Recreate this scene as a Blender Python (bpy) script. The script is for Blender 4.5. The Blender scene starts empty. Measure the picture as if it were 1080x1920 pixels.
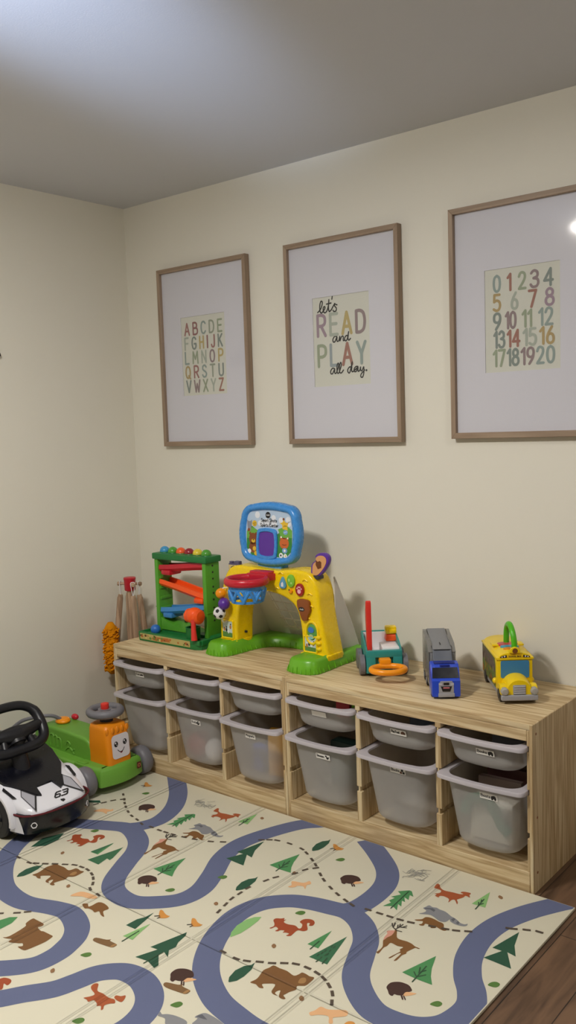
import bpy, bmesh, math, random
from mathutils import Vector, Matrix
random.seed(7)
D = bpy.data
SC = bpy.context.scene
COL = SC.collection
PI = math.pi

# ------------------------------------------------------------------ materials
def lin(c):
    if isinstance(c, str):
        c = c.lstrip('#'); c = [int(c[i:i+2], 16)/255 for i in (0, 2, 4)]
    return tuple((x/12.92 if x <= .04045 else ((x+.055)/1.055)**2.4) for x in c) + (1,)

def base_mat(name):
    m = D.materials.new(name); m.use_nodes = True
    nt = m.node_tree; b = nt.nodes['Principled BSDF']
    return m, nt, b

def N(nt, t, **kw):
    n = nt.nodes.new(t)
    for k, v in kw.items():
        if k in n.inputs.keys() if hasattr(n.inputs, 'keys') else False: n.inputs[k].default_value = v
        else: setattr(n, k, v)
    return n

MATS = {}
def plastic(name, col, rough=.35, spec=.5, bump=0, sub=0, metal=0):
    if name in MATS: return MATS[name]
    m, nt, b = base_mat(name)
    c = lin(col)
    tc = N(nt, 'ShaderNodeTexCoord'); no = N(nt, 'ShaderNodeTexNoise')
    no.inputs['Scale'].default_value = 60; no.inputs['Detail'].default_value = 3
    nt.links.new(tc.outputs['Object'], no.inputs['Vector'])
    mr = N(nt, 'ShaderNodeMapRange')
    mr.inputs['To Min'].default_value = max(.02, rough-.05); mr.inputs['To Max'].default_value = min(1, rough+.06)
    nt.links.new(no.outputs['Fac'], mr.inputs['Value']); nt.links.new(mr.outputs['Result'], b.inputs['Roughness'])
    b.inputs['Base Color'].default_value = c
    b.inputs['Specular IOR Level'].default_value = spec
    b.inputs['Metallic'].default_value = metal
    if sub:
        b.inputs['Subsurface Weight'].default_value = sub
        b.inputs['Subsurface Radius'].default_value = (.01, .006, .004)
    if bump:
        bp = N(nt, 'ShaderNodeBump'); bp.inputs['Strength'].default_value = bump; bp.inputs['Distance'].default_value = .002
        nt.links.new(no.outputs['Fac'], bp.inputs['Height']); nt.links.new(bp.outputs['Normal'], b.inputs['Normal'])
    MATS[name] = m
    return m

def wood(name, axis, c0, c1, c2, seed=0, rough=.55):
    if name in MATS: return MATS[name]
    m, nt, b = base_mat(name)
    tc = N(nt, 'ShaderNodeTexCoord'); mp = N(nt, 'ShaderNodeMapping')
    sc = {'x': (.9, 16, 16), 'y': (16, .9, 16), 'z': (16, 16, .9)}[axis]
    mp.inputs['Scale'].default_value = sc; mp.inputs['Location'].default_value = (seed, seed*1.7, seed*.6)
    nt.links.new(tc.outputs['Object'], mp.inputs['Vector'])
    n1 = N(nt, 'ShaderNodeTexNoise'); n1.inputs['Scale'].default_value = 1.6; n1.inputs['Detail'].default_value = 5; n1.inputs['Distortion'].default_value = .9
    nt.links.new(mp.outputs['Vector'], n1.inputs['Vector'])
    # growth-ring lines
    wv = N(nt, 'ShaderNodeMath', operation='MULTIPLY'); wv.inputs[1].default_value = 22
    nt.links.new(n1.outputs['Fac'], wv.inputs[0])
    sn = N(nt, 'ShaderNodeMath', operation='SINE'); nt.links.new(wv.outputs[0], sn.inputs[0])
    n2 = N(nt, 'ShaderNodeTexNoise'); n2.inputs['Scale'].default_value = 9; n2.inputs['Detail'].default_value = 4
    nt.links.new(mp.outputs['Vector'], n2.inputs['Vector'])
    a1 = N(nt, 'ShaderNodeMath', operation='MULTIPLY'); a1.inputs[1].default_value = .2; nt.links.new(sn.outputs[0], a1.inputs[0])
    a2 = N(nt, 'ShaderNodeMath', operation='MULTIPLY'); a2.inputs[1].default_value = .55; nt.links.new(n2.outputs['Fac'], a2.inputs[0])
    a3 = N(nt, 'ShaderNodeMath', operation='ADD'); nt.links.new(a1.outputs[0], a3.inputs[0]); nt.links.new(a2.outputs[0], a3.inputs[1])
    a4 = N(nt, 'ShaderNodeMath', operation='ADD'); a4.inputs[1].default_value = .2; nt.links.new(a3.outputs[0], a4.inputs[0])
    rp = N(nt, 'ShaderNodeValToRGB')
    rp.color_ramp.elements[0].position = .18; rp.color_ramp.elements[0].color = lin(c0)
    rp.color_ramp.elements[1].position = .8; rp.color_ramp.elements[1].color = lin(c2)
    e = rp.color_ramp.elements.new(.5); e.color = lin(c1)
    nt.links.new(a4.outputs[0], rp.inputs['Fac']); nt.links.new(rp.outputs['Color'], b.inputs['Base Color'])
    b.inputs['Roughness'].default_value = rough
    bp = N(nt, 'ShaderNodeBump'); bp.inputs['Strength'].default_value = .12; bp.inputs['Distance'].default_value = .002
    nt.links.new(n2.outputs['Fac'], bp.inputs['Height']); nt.links.new(bp.outputs['Normal'], b.inputs['Normal'])
    MATS[name] = m
    return m

def paint(name, col, rough=.6, scale=120, bump=.08):
    m, nt, b = base_mat(name)
    tc = N(nt, 'ShaderNodeTexCoord'); no = N(nt, 'ShaderNodeTexNoise'); no.inputs['Scale'].default_value = scale; no.inputs['Detail'].default_value = 4
    nt.links.new(tc.outputs['Object'], no.inputs['Vector'])
    b.inputs['Base Color'].default_value = lin(col); b.inputs['Roughness'].default_value = rough
    bp = N(nt, 'ShaderNodeBump'); bp.inputs['Strength'].default_value = bump; bp.inputs['Distance'].default_value = .002
    nt.links.new(no.outputs['Fac'], bp.inputs['Height']); nt.links.new(bp.outputs['Normal'], b.inputs['Normal'])
    return m

def floor_mat():
    m, nt, b = base_mat('dark_plank_floor')
    tc = N(nt, 'ShaderNodeTexCoord'); mp = N(nt, 'ShaderNodeMapping'); mp.inputs['Rotation'].default_value = (0, 0, PI/2)
    nt.links.new(tc.outputs['Object'], mp.inputs['Vector'])
    br = N(nt, 'ShaderNodeTexBrick'); br.inputs['Scale'].default_value = 1
    br.inputs['Brick Width'].default_value = 1.2; br.inputs['Row Height'].default_value = .13; br.inputs['Mortar Size'].default_value = .0015
    br.inputs['Color1'].default_value = lin('#6b523f'); br.inputs['Color2'].default_value = lin('#584232'); br.inputs['Mortar'].default_value = lin('#2a1f19')
    br.inputs['Bias'].default_value = -.1
    nt.links.new(mp.outputs['Vector'], br.inputs['Vector'])
    m2 = N(nt, 'ShaderNodeMapping'); m2.inputs['Scale'].default_value = (14, 1.6, 14); nt.links.new(tc.outputs['Object'], m2.inputs['Vector'])
    n1 = N(nt, 'ShaderNodeTexNoise'); n1.inputs['Scale'].default_value = 1.5; n1.inputs['Detail'].default_value = 7; n1.inputs['Distortion'].default_value = 1.6
    nt.links.new(m2.outputs['Vector'], n1.inputs['Vector'])
    rp = N(nt, 'ShaderNodeValToRGB'); rp.color_ramp.elements[0].position = .32; rp.color_ramp.elements[0].color = (.42, .40, .40, 1)
    rp.color_ramp.elements[1].position = .62; rp.color_ramp.elements[1].color = (1.15, 1.12, 1.08, 1)
    nt.links.new(n1.outputs['Fac'], rp.inputs['Fac'])
    mx = N(nt, 'ShaderNodeMix', data_type='RGBA', blend_type='MULTIPLY'); mx.inputs['Factor'].default_value = 1
    nt.links.new(br.outputs['Color'], mx.inputs[6]); nt.links.new(rp.outputs['Color'], mx.inputs[7])
    nt.links.new(mx.outputs[2], b.inputs['Base Color']); b.inputs['Roughness'].default_value = .45
    bp = N(nt, 'ShaderNodeBump'); bp.inputs['Strength'].default_value = .3; bp.inputs['Distance'].default_value = .003
    nt.links.new(br.outputs['Fac'], bp.inputs['Height']); bp.invert = True; nt.links.new(bp.outputs['Normal'], b.inputs['Normal'])
    return m

def glass_mat(name='picture_glass'):
    m = D.materials.new(name); m.use_nodes = True; nt = m.node_tree; nt.nodes.clear()
    o = N(nt, 'ShaderNodeOutputMaterial'); mix = N(nt, 'ShaderNodeMixShader'); tr = N(nt, 'ShaderNodeBsdfTransparent')
    gl = N(nt, 'ShaderNodeBsdfGlossy'); gl.inputs['Roughness'].default_value = .07
    fr = N(nt, 'ShaderNodeFresnel'); fr.inputs['IOR'].default_value = 1.5
    ge = N(nt, 'ShaderNodeNewGeometry'); iv = N(nt, 'ShaderNodeMath', operation='SUBTRACT'); iv.inputs[0].default_value = 1; nt.links.new(ge.outputs['Backfacing'], iv.inputs[1])
    mu = N(nt, 'ShaderNodeMath', operation='MULTIPLY'); nt.links.new(fr.outputs[0], mu.inputs[0]); nt.links.new(iv.outputs[0], mu.inputs[1])
    nt.links.new(mu.outputs[0], mix.inputs[0]); nt.links.new(tr.outputs[0], mix.inputs[1]); nt.links.new(gl.outputs[0], mix.inputs[2])
    nt.links.new(mix.outputs[0], o.inputs[0])
    return m

def bin_mat(name, col, trans, see):
    m = D.materials.new(name); m.use_nodes = True; nt = m.node_tree; b = nt.nodes['Principled BSDF']
    o = nt.nodes['Material Output']
    tc = N(nt, 'ShaderNodeTexCoord'); no = N(nt, 'ShaderNodeTexNoise'); no.inputs['Scale'].default_value = 200
    nt.links.new(tc.outputs['Object'], no.inputs['Vector'])
    b.inputs['Base Color'].default_value = lin(col); b.inputs['Roughness'].default_value = .42
    bp = N(nt, 'ShaderNodeBump'); bp.inputs['Strength'].default_value = .05; bp.inputs['Distance'].default_value = .001
    nt.links.new(no.outputs['Fac'], bp.inputs['Height']); nt.links.new(bp.outputs['Normal'], b.inputs['Normal'])
    t = N(nt, 'ShaderNodeBsdfTranslucent'); t.inputs['Color'].default_value = lin('#dcdadb')
    mx = N(nt, 'ShaderNodeMixShader'); mx.inputs[0].default_value = trans
    nt.links.new(b.outputs[0], mx.inputs[1]); nt.links.new(t.outputs[0], mx.inputs[2])
    tp = N(nt, 'ShaderNodeBsdfTransparent'); m2 = N(nt, 'ShaderNodeMixShader'); m2.inputs[0].default_value = see
    nt.links.new(mx.outputs[0], m2.inputs[1]); nt.links.new(tp.outputs[0], m2.inputs[2])
    nt.links.new(m2.outputs[0], o.inputs[0])
    return m

def clear_mat(name, col, alpha, rough=.2):
    m, nt, b = base_mat(name)
    tc = N(nt, 'ShaderNodeTexCoord'); no = N(nt, 'ShaderNodeTexNoise'); no.inputs['Scale'].default_value = 90
    nt.links.new(tc.outputs['Object'], no.inputs['Vector'])
    mr = N(nt, 'ShaderNodeMapRange'); mr.inputs['To Min'].default_value = rough-.04; mr.inputs['To Max'].default_value = rough+.05
    nt.links.new(no.outputs['Fac'], mr.inputs['Value']); nt.links.new(mr.outputs[0], b.inputs['Roughness'])
    b.inputs['Base Color'].default_value = lin(col); b.inputs['Alpha'].default_value = alpha
    return m

def emit_mat(name, col, s):
    m, nt, b = base_mat(name)
    b.inputs['Base Color'].default_value = lin(col); b.inputs['Emission Color'].default_value = lin(col); b.inputs['Emission Strength'].default_value = s
    return m

# mat surface: printed foam; the same fold relief runs through every printed colour
FOLD_X = (.715, 1.14, 1.55, 1.945)
FOLD_Y = (-1.222,)
def foam(name, col):
    m, nt, b = base_mat(name)
    b.inputs['Base Color'].default_value = lin(col); b.inputs['Roughness'].default_value = .5; b.inputs['Specular IOR Level'].default_value = .35
    tc = N(nt, 'ShaderNodeTexCoord'); sp = N(nt, 'ShaderNodeSeparateXYZ'); nt.links.new(tc.outputs['Object'], sp.inputs[0])
    tot = None
    def grooves(sock, f, w, half):
        nonlocal tot
        for off in half:
            a = N(nt, 'ShaderNodeMath', operation='SUBTRACT'); a.inputs[1].default_value = f+off; nt.links.new(sock, a.inputs[0])
            c = N(nt, 'ShaderNodeMath', operation='ABSOLUTE'); nt.links.new(a.outputs[0], c.inputs[0])
            r = N(nt, 'ShaderNodeMapRange', interpolation_type='SMOOTHSTEP'); r.inputs['From Min'].default_value = 0; r.inputs['From Max'].default_value = w
            r.inputs['To Min'].default_value = 0; r.inputs['To Max'].default_value = 1
            nt.links.new(c.outputs[0], r.inputs['Value'])
            if tot is None: tot = r.outputs[0]
            else:
                mn = N(nt, 'ShaderNodeMath', operation='MINIMUM'); nt.links.new(tot, mn.inputs[0]); nt.links.new(r.outputs[0], mn.inputs[1]); tot = mn.outputs[0]
    for f in FOLD_X: grooves(sp.outputs['X'], f, .0065, (-.009, .009))
    for f in FOLD_Y: grooves(sp.outputs['Y'], f, .005, (0,))
    bp = N(nt, 'ShaderNodeBump'); bp.inputs['Strength'].default_value = 1; bp.inputs['Distance'].default_value = .0042
    nt.links.new(tot, bp.inputs['Height'])
    no = N(nt, 'ShaderNodeTexNoise'); no.inputs['Scale'].default_value = 5; nt.links.new(tc.outputs['Object'], no.inputs['Vector'])
    b2 = N(nt, 'ShaderNodeBump'); b2.inputs['Strength'].default_value = .25; b2.inputs['Distance'].default_value = .01
    nt.links.new(no.outputs['Fac'], b2.inputs['Height']); nt.links.new(bp.outputs['Normal'], b2.inputs['Normal'])
    nt.links.new(b2.outputs['Normal'], b.inputs['Normal'])
    return m

# ------------------------------------------------------------------ mesh builder
def rrect(hw, hd, r, n=6, bow=0):
    """rounded rectangle outline, counter-clockwise; bow pushes the front (-y) edge outward"""
    P = []
    for cx, cy, a0 in ((hw-r, hd-r, 0), (-hw+r, hd-r, 90), (-hw+r, -hd+r, 180), (hw-r, -hd+r, 270)):
        for k in range(n+1):
            a = math.radians(a0+90*k/n); P.append([cx+r*math.cos(a), cy+r*math.sin(a)])
    if bow:
        Q = []
        for i, p in enumerate(P):
            Q.append(p)
            if i == 3*(n+1)-1:
                q = P[(i+1) % len(P)]
                for k in range(1, 8):
                    t = k/8; Q.append([p[0]+(q[0]-p[0])*t, p[1]-bow*4*t*(1-t)])
        P = Q
    return P

def cr(pts, n=6, closed=False):
    """Catmull-Rom through the points"""
    P = [Vector(p) for p in pts]; L = len(P); out = []
    rng = range(L) if closed else range(L-1)
    for i in rng:
        p1, p2 = P[i], P[(i+1) % L]
        p0 = P[(i-1) % L] if closed or i > 0 else p1+(p1-p2)
        p3 = P[(i+2) % L] if closed or i+2 < L else p2+(p2-p1)
        for k in range(n):
            t = k/n
            out.append(.5*((2*p1)+(p2-p0)*t+(2*p0-5*p1+4*p2-p3)*t*t+(3*p1-p0-3*p2+p3)*t**3))
    if not closed: out.append(P[-1])
    return out

class MB:
    def __init__(s): s.v = []; s.f = []; s.mi = []; s.x = Matrix.Identity(4); s.m = 0
    def add(s, vs, fs, m=None):
        o = len(s.v); s.v += [s.x @ Vector(v) for v in vs]
        s.f += [tuple(i+o for i in f) for f in fs]; s.mi += [s.m if m is None else m]*len(fs)
        return s
    def bm(s, bm, m=None):
        bm.verts.index_update()
        s.add([v.co.copy() for v in bm.verts], [[v.index for v in f.verts] for f in bm.faces], m); bm.free(); return s
    def box(s, x0, x1, y0, y1, z0, z1, bev=0, seg=2, m=None, taper=None):
        bm = bmesh.new(); bmesh.ops.create_cube(bm, size=1)
        for v in bm.verts:
            v.co = Vector(((x0+x1)/2+v.co.x*(x1-x0), (y0+y1)/2+v.co.y*(y1-y0), (z0+z1)/2+v.co.z*(z1-z0)))
            if taper and v.co.z > (z0+z1)/2:
                v.co.x = (x0+x1)/2+(v.co.x-(x0+x1)/2)*taper[0]; v.co.y = (y0+y1)/2+(v.co.y-(y0+y1)/2)*taper[1]
        if bev: bmesh.ops.bevel(bm, geom=bm.edges[:], offset=bev, segments=seg, affect='EDGES', profile=.6)
        return s.bm(bm, m)
    def prism(s, poly, a0, a1, axis='y', bev=0, seg=2, m=None):
        """2-D outline extruded along an axis: y -> (x,z), x -> (y,z), z -> (x,y)"""
        def P(p, a):
            return {'y': (p[0], a, p[1]), 'x': (a, p[0], p[1]), 'z': (p[0], p[1], a)}[axis]
        bm = bmesh.new(); n = len(poly)
        A = [bm.verts.new(P(p, a0)) for p in poly]; B = [bm.verts.new(P(p, a1)) for p in poly]
        f0 = bm.faces.new(A); f1 = bm.faces.new(B[::-1])
        for i in range(n): bm.faces.new((A[(i+1) % n], A[i], B[i], B[(i+1) % n]))
        bmesh.ops.recalc_face_normals(bm, faces=bm.faces[:])
        if bev:
            e = [e for f in (f0, f1) for e in f.edges]
            bmesh.ops.bevel(bm, geom=e, offset=bev, segments=seg, affect='EDGES', profile=.6, clamp_overlap=True)
        return s.bm(bm, m)
    def loft(s, rings, cap0=True, cap1=True, m=None):
        n = len(rings[0]); vs = [p for r in rings for p in r]; fs = []
        for k in range(len(rings)-1):
            for i in range(n):
                j = (i+1) % n; fs.append((k*n+i, k*n+j, (k+1)*n+j, (k+1)*n+i))
        if cap0: fs.append(tuple(range(n))[::-1])
        if cap1: fs.append(tuple(range((len(rings)-1)*n, len(rings)*n)))
        return s.add(vs, fs, m)
    def tube(s, pts, r, n=12, closed=False, m=None, flat=1):
        P = [Vector(p) for p in pts]; L = len(P); rings = []
        up = None
        for i in range(L):
            a = P[(i-1) % L] if closed or i > 0 else P[i]; b = P[(i+1) % L] if closed or i < L-1 else P[i]
            t = (b-a).normalized()
            if up is None:
                up = Vector((0, 0, 1)) if abs(t.z) < .9 else Vector((1, 0, 0))
            u = (up-t*up.dot(t)).normalized(); w = t.cross(u); up = u
            rr = r[i] if isinstance(r, (list, tuple)) else r
            rings.append([P[i]+u*rr*math.cos(2*PI*k/n)+w*rr*flat*math.sin(2*PI*k/n) for k in range(n)])
        if closed: rings.append(rings[0]); return s.loft(rings, False, False, m)
        return s.loft(rings, True, True, m)
    def cyl(s, p0, p1, r0, r1=None, n=28, m=None, bev=0):
        r1 = r0 if r1 is None else r1
        p0 = Vector(p0); p1 = Vector(p1); d = (p1-p0)
        if bev:
            u = d.normalized()
            return s.tube([p0, p0+u*bev*.3, p0+u*bev, p1-u*bev, p1-u*bev*.3, p1], [r0-bev, r0-bev*.3, r0, r1, r1-bev*.3, r1-bev], n, m=m)
        return s.tube([p0, p1], [r0, r1], n, m=m)
    def torus(s, c, R, r, axis='z', n=40, k=14, m=None, sx=1, sy=1, flat=1):
        pts = []
        for i in range(n):
            a = 2*PI*i/n; u, v = R*math.cos(a)*sx, R*math.sin(a)*sy
            pts.append({'z': (c[0]+u, c[1]+v, c[2]), 'y': (c[0]+u, c[1], c[2]+v), 'x': (c[0], c[1]+u, c[2]+v)}[axis])
        return s.tube(pts, r, k, True, m, flat)
    def ball(s, c, r, n=20, m=None, sc=(1, 1, 1)):
        rings = []
        for i in range(1, n):
            a = PI*i/n
            rings.append([(c[0]+r*sc[0]*math.sin(a)*math.cos(2*PI*k/(2*n)), c[1]+r*sc[1]*math.sin(a)*math.sin(2*PI*k/(2*n)), c[2]-r*sc[2]*math.cos(a)) for k in range(2*n)])
        return s.loft(rings, True, True, m)
    def lathe(s, prof, c, n=36, m=None, cap=True):
        rings = [[(c[0]+r*math.cos(2*PI*k/n), c[1]+r*math.sin(2*PI*k/n), c[2]+z) for k in range(n)] for r, z in prof]
        return s.loft(rings, cap, cap, m)
    def flat(s, pts, fr, m=None):
        """filled outline on a plane; fr maps 2-D to 3-D"""
        return s.add([fr(*p) for p in pts], [tuple(range(len(pts)))], m)
    def ribbon(s, pts, w, fr, m=None, caps=True, lift=1.5e-5):
        """flat stroke of constant width with round ends; every stroke lies a hair above the one before"""
        P = [Vector(p[:2]) for p in pts]
        P = [p for i, p in enumerate(P) if i == 0 or (p-P[i-1]).length > 1e-6]
        if len(P) < 2: return s
        for i in range(1, len(P)-1):
            if (P[i]-P[i-1]).angle(P[i+1]-P[i]) > .75:      # sharp corner: two strokes
                s.ribbon(P[:i+1], w, fr, m, caps, lift); return s.ribbon(P[i:], w, fr, m, caps, lift)
        if len(P) > 16 and w < .03:                             # long strokes in pieces, so loops never share a plane with themselves
            s.ribbon(P[:13], w, fr, m, caps, lift); return s.ribbon(P[12:], w, fr, m, caps, lift)
        s.lay = (getattr(s, 'lay', 0)+1) % 40
        o, du, dv = Vector(fr(P[0].x, P[0].y)), Vector(fr(P[0].x+.001, P[0].y)), Vector(fr(P[0].x, P[0].y+.001))
        up = (du-o).cross(dv-o).normalized()*lift*s.lay
        g = lambda x, y: Vector(fr(x, y))+up
        vs = []; fs = []; n = len(P)
        for i, p in enumerate(P):
            t = (P[min(i+1, n-1)]-P[max(i-1, 0)]).normalized()
            nn = Vector((-t.y, t.x)); k = 1
            if 0 < i < n-1: k = 1/max(.6, abs(t.dot((P[i]-P[i-1]).normalized())))
            vs += [g(*(p+nn*w/2*k)), g(*(p-nn*w/2*k))]
        for i in range(n-1): fs.append((2*i, 2*i+1, 2*i+3, 2*i+2))
        if caps:
            for p, q, i0, i1 in ((P[0], P[1], 0, 1), (P[-1], P[-2], 2*n-1, 2*n-2)):
                d = (p-q).normalized(); nn = Vector((-d.y, d.x)); o_ = len(vs)
                for k in range(1, 7):
                    a = PI*k/7; vs.append(g(*(p-nn*w/2*math.cos(a)+d*w/2*math.sin(a))))
                fs.append(tuple([i1, i0]+list(range(o_, o_+6))))
        return s.add(vs, fs, m)
    def disc(s, c, r, fr, m=None, sy=1, n=24):
        return s.flat([(c[0]+r*math.cos(2*PI*k/n), c[1]+r*sy*math.sin(2*PI*k/n)) for k in range(n)], fr, m)
    def build(s, name, mats, parent=None, ang=35, label=None):
        me = D.meshes.new(name); me.from_pydata([tuple(v) for v in s.v], [], s.f)
        for m in (mats if isinstance(mats, (list, tuple)) else [mats]): me.materials.append(m)
        for p, i in zip(me.polygons, s.mi): p.material_index = i
        bm = bmesh.new(); bm.from_mesh(me)
        bmesh.ops.recalc_face_normals(bm, faces=bm.faces[:]); bm.to_mesh(me); bm.free()
        me.shade_smooth(); me.set_sharp_from_angle(angle=math.radians(ang)); me.update()
        o = D.objects.new(name, me); COL.objects.link(o)
        if parent: o.parent = parent
        if label: o['label'] = label
        return o

def thing(name, label, cat, loc=(0, 0, 0), rz=0, group=None):
    o = D.objects.new(name, None); COL.objects.link(o); o.location = loc; o.rotation_euler = (0, 0, rz); o.empty_display_size = .05
    o['label'] = label; o['category'] = cat
    if group: o['group'] = group
    return o
def tag(o, label, cat, group=None):
    o['label'] = label; o['category'] = cat
    if group: o['group'] = group
    return o
def struct(o): o['kind'] = 'structure'; return o
def dup(root, loc, rz=0):
    r = root.copy(); COL.objects.link(r); r.location = loc; r.rotation_euler = (0, 0, rz)
    for ch in list(root.children):
        c = ch.copy(); COL.objects.link(c); c.parent = r
        for g in list(ch.children):
            d = g.copy(); COL.objects.link(d); d.parent = c
    return r

# ------------------------------------------------------------------ lettering (monoline strokes, cap height 1)
def L(*st): return st
GL = {
 'A': L([(0, 0), (.3, 1), (.6, 0)], [(.11, .33), (.49, .33)]),
 'B': L([(0, 0), (0, 1)], 'c', [(0, 1), (.28, 1), (.45, .9), (.46, .66), (.3, .54), (0, .54)], 'c', [(0, .54), (.34, .54), (.54, .42), (.54, .13), (.34, 0), (0, 0)]),
 'C': L('c', [(.54, .83), (.42, .96), (.28, 1), (.1, .9), (.01, .62), (.01, .38), (.1, .1), (.28, 0), (.42, .04), (.54, .17)]),
 'D': L([(0, 0), (0, 1)], 'c', [(0, 1), (.26, 1), (.48, .86), (.56, .5), (.48, .14), (.26, 0), (0, 0)]),
 'E': L([(.48, 1), (0, 1), (0, 0), (.48, 0)], [(0, .52), (.42, .52)]),
 'F': L([(.48, 1), (0, 1), (0, 0)], [(0, .52), (.42, .52)]),
 'G': L('c', [(.54, .83), (.42, .96), (.28, 1), (.1, .9), (.01, .62), (.01, .38), (.1, .1), (.28, 0), (.46, .06), (.55, .24), (.55, .44)], [(.55, .44), (.32, .44)]),
 'H': L([(0, 0), (0, 1)], [(.52, 0), (.52, 1)], [(0, .52), (.52, .52)]),
 'I': L([(0, 0), (0, 1)]),
 'J': L('c', [(.4, 1), (.4, .28), (.34, .06), (.2, 0), (.06, .06), (0, .2)]),
 'K': L([(0, 0), (0, 1)], [(.5, 1), (0, .42)], [(.16, .58), (.52, 0)]),
 'L': L([(0, 1), (0, 0), (.46, 0)]),
 'M': L([(0, 0), (.04, 1), (.32, .35), (.6, 1), (.64, 0)]),
 'N': L([(0, 0), (0, 1), (.52, 0), (.52, 1)]),
 'O': L('c', [(.28, 1), (.08, .88), (0, .5), (.08, .12), (.28, 0), (.48, .12), (.56, .5), (.48, .88), (.28, 1)]),
 'P': L([(0, 0), (0, 1)], 'c', [(0, 1), (.3, 1), (.5, .88), (.5, .58), (.3, .46), (0, .46)]),
 'Q': L('c', [(.28, 1), (.08, .88), (0, .5), (.08, .12), (.28, 0), (.48, .12), (.56, .5), (.48, .88), (.28, 1)], [(.34, .2), (.58, -.06)]),
 'R': L([(0, 0), (0, 1)], 'c', [(0, 1), (.3, 1), (.5, .88), (.5, .6), (.3, .48), (0, .48)], [(.24, .48), (.54, 0)]),
 'S': L('c', [(.48, .84), (.36, .97), (.22, 1), (.06, .9), (.04, .68), (.2, .54), (.38, .44), (.5, .26), (.42, .06), (.24, 0), (.1, .03), (0, .17)]),
 'T': L([(0, 1), (.56, 1)], [(.28, 1), (.28, 0)]),
 'U': L('c', [(0, 1), (0, .3), (.08, .07), (.26, 0), (.44, .07), (.52, .3), (.52, 1)]),
 'V': L([(0, 1), (.28, 0), (.56, 1)]),
 'W': L([(0, 1), (.17, 0), (.35, .7), (.53, 0), (.7, 1)]),
 'X': L([(0, 0), (.54, 1)], [(0, 1), (.54, 0)]),
 'Y': L([(0, 1), (.27, .46), (.54, 1)], [(.27, .46), (.27, 0)]),
 'Z': L([(0, 1), (.5, 1), (0, 0), (.52, 0)]),
 '0': L('c', [(.27, 1), (.07, .86), (0, .5), (.07, .14), (.27, 0), (.47, .14), (.54, .5), (.47, .86), (.27, 1)]),
 '1': L([(0, .78), (.22, 1), (.22, 0)]),
 '2': L('c', [(.02, .76), (.12, .95), (.28, 1), (.46, .9), (.48, .66), (.34, .4), (.02, 0)], [(.02, 0), (.52, 0)]),
 '3': L('c', [(.04, .86), (.16, .98), (.3, 1), (.46, .88), (.44, .64), (.2, .54)], 'c', [(.2, .54), (.46, .46), (.52, .24), (.42, .05), (.24, 0), (.1, .03), (0, .16)]),
 '4': L([(.42, 0), (.42, 1), (0, .3), (.56, .3)]),
 '5': L([(.46, 1), (.06, 1), (.04, .56)], 'c', [(.04, .56), (.24, .64), (.44, .54), (.5, .3), (.4, .06), (.2, 0), (0, .1)]),
 '6': L('c', [(.38, 1), (.16, .68), (.04, .36), (.08, .1), (.26, 0), (.46, .1), (.5, .32), (.42, .52), (.26, .58), (.1, .5), (.04, .34)]),
 '7': L([(0, 1), (.5, 1), (.16, 0)]),
 '8': L('c', [(.26, .54), (.08, .64), (.06, .86), (.26, 1), (.46, .86), (.44, .64), (.26, .54), (.04, .42), (0, .18), (.12, .03), (.26, 0), (.4, .03), (.52, .18), (.48, .42), (.26, .54)]),
 '9': L('c', [(.5, .66), (.42, .48), (.26, .42), (.06, .5), (.01, .72), (.08, .92), (.26, 1), (.44, .92), (.5, .68), (.42, .36), (.16, 0)]),
 '.': L([(0, 0), (.02, .02)]), "'": L([(0, 1), (-.03, .82)]),
}
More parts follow.
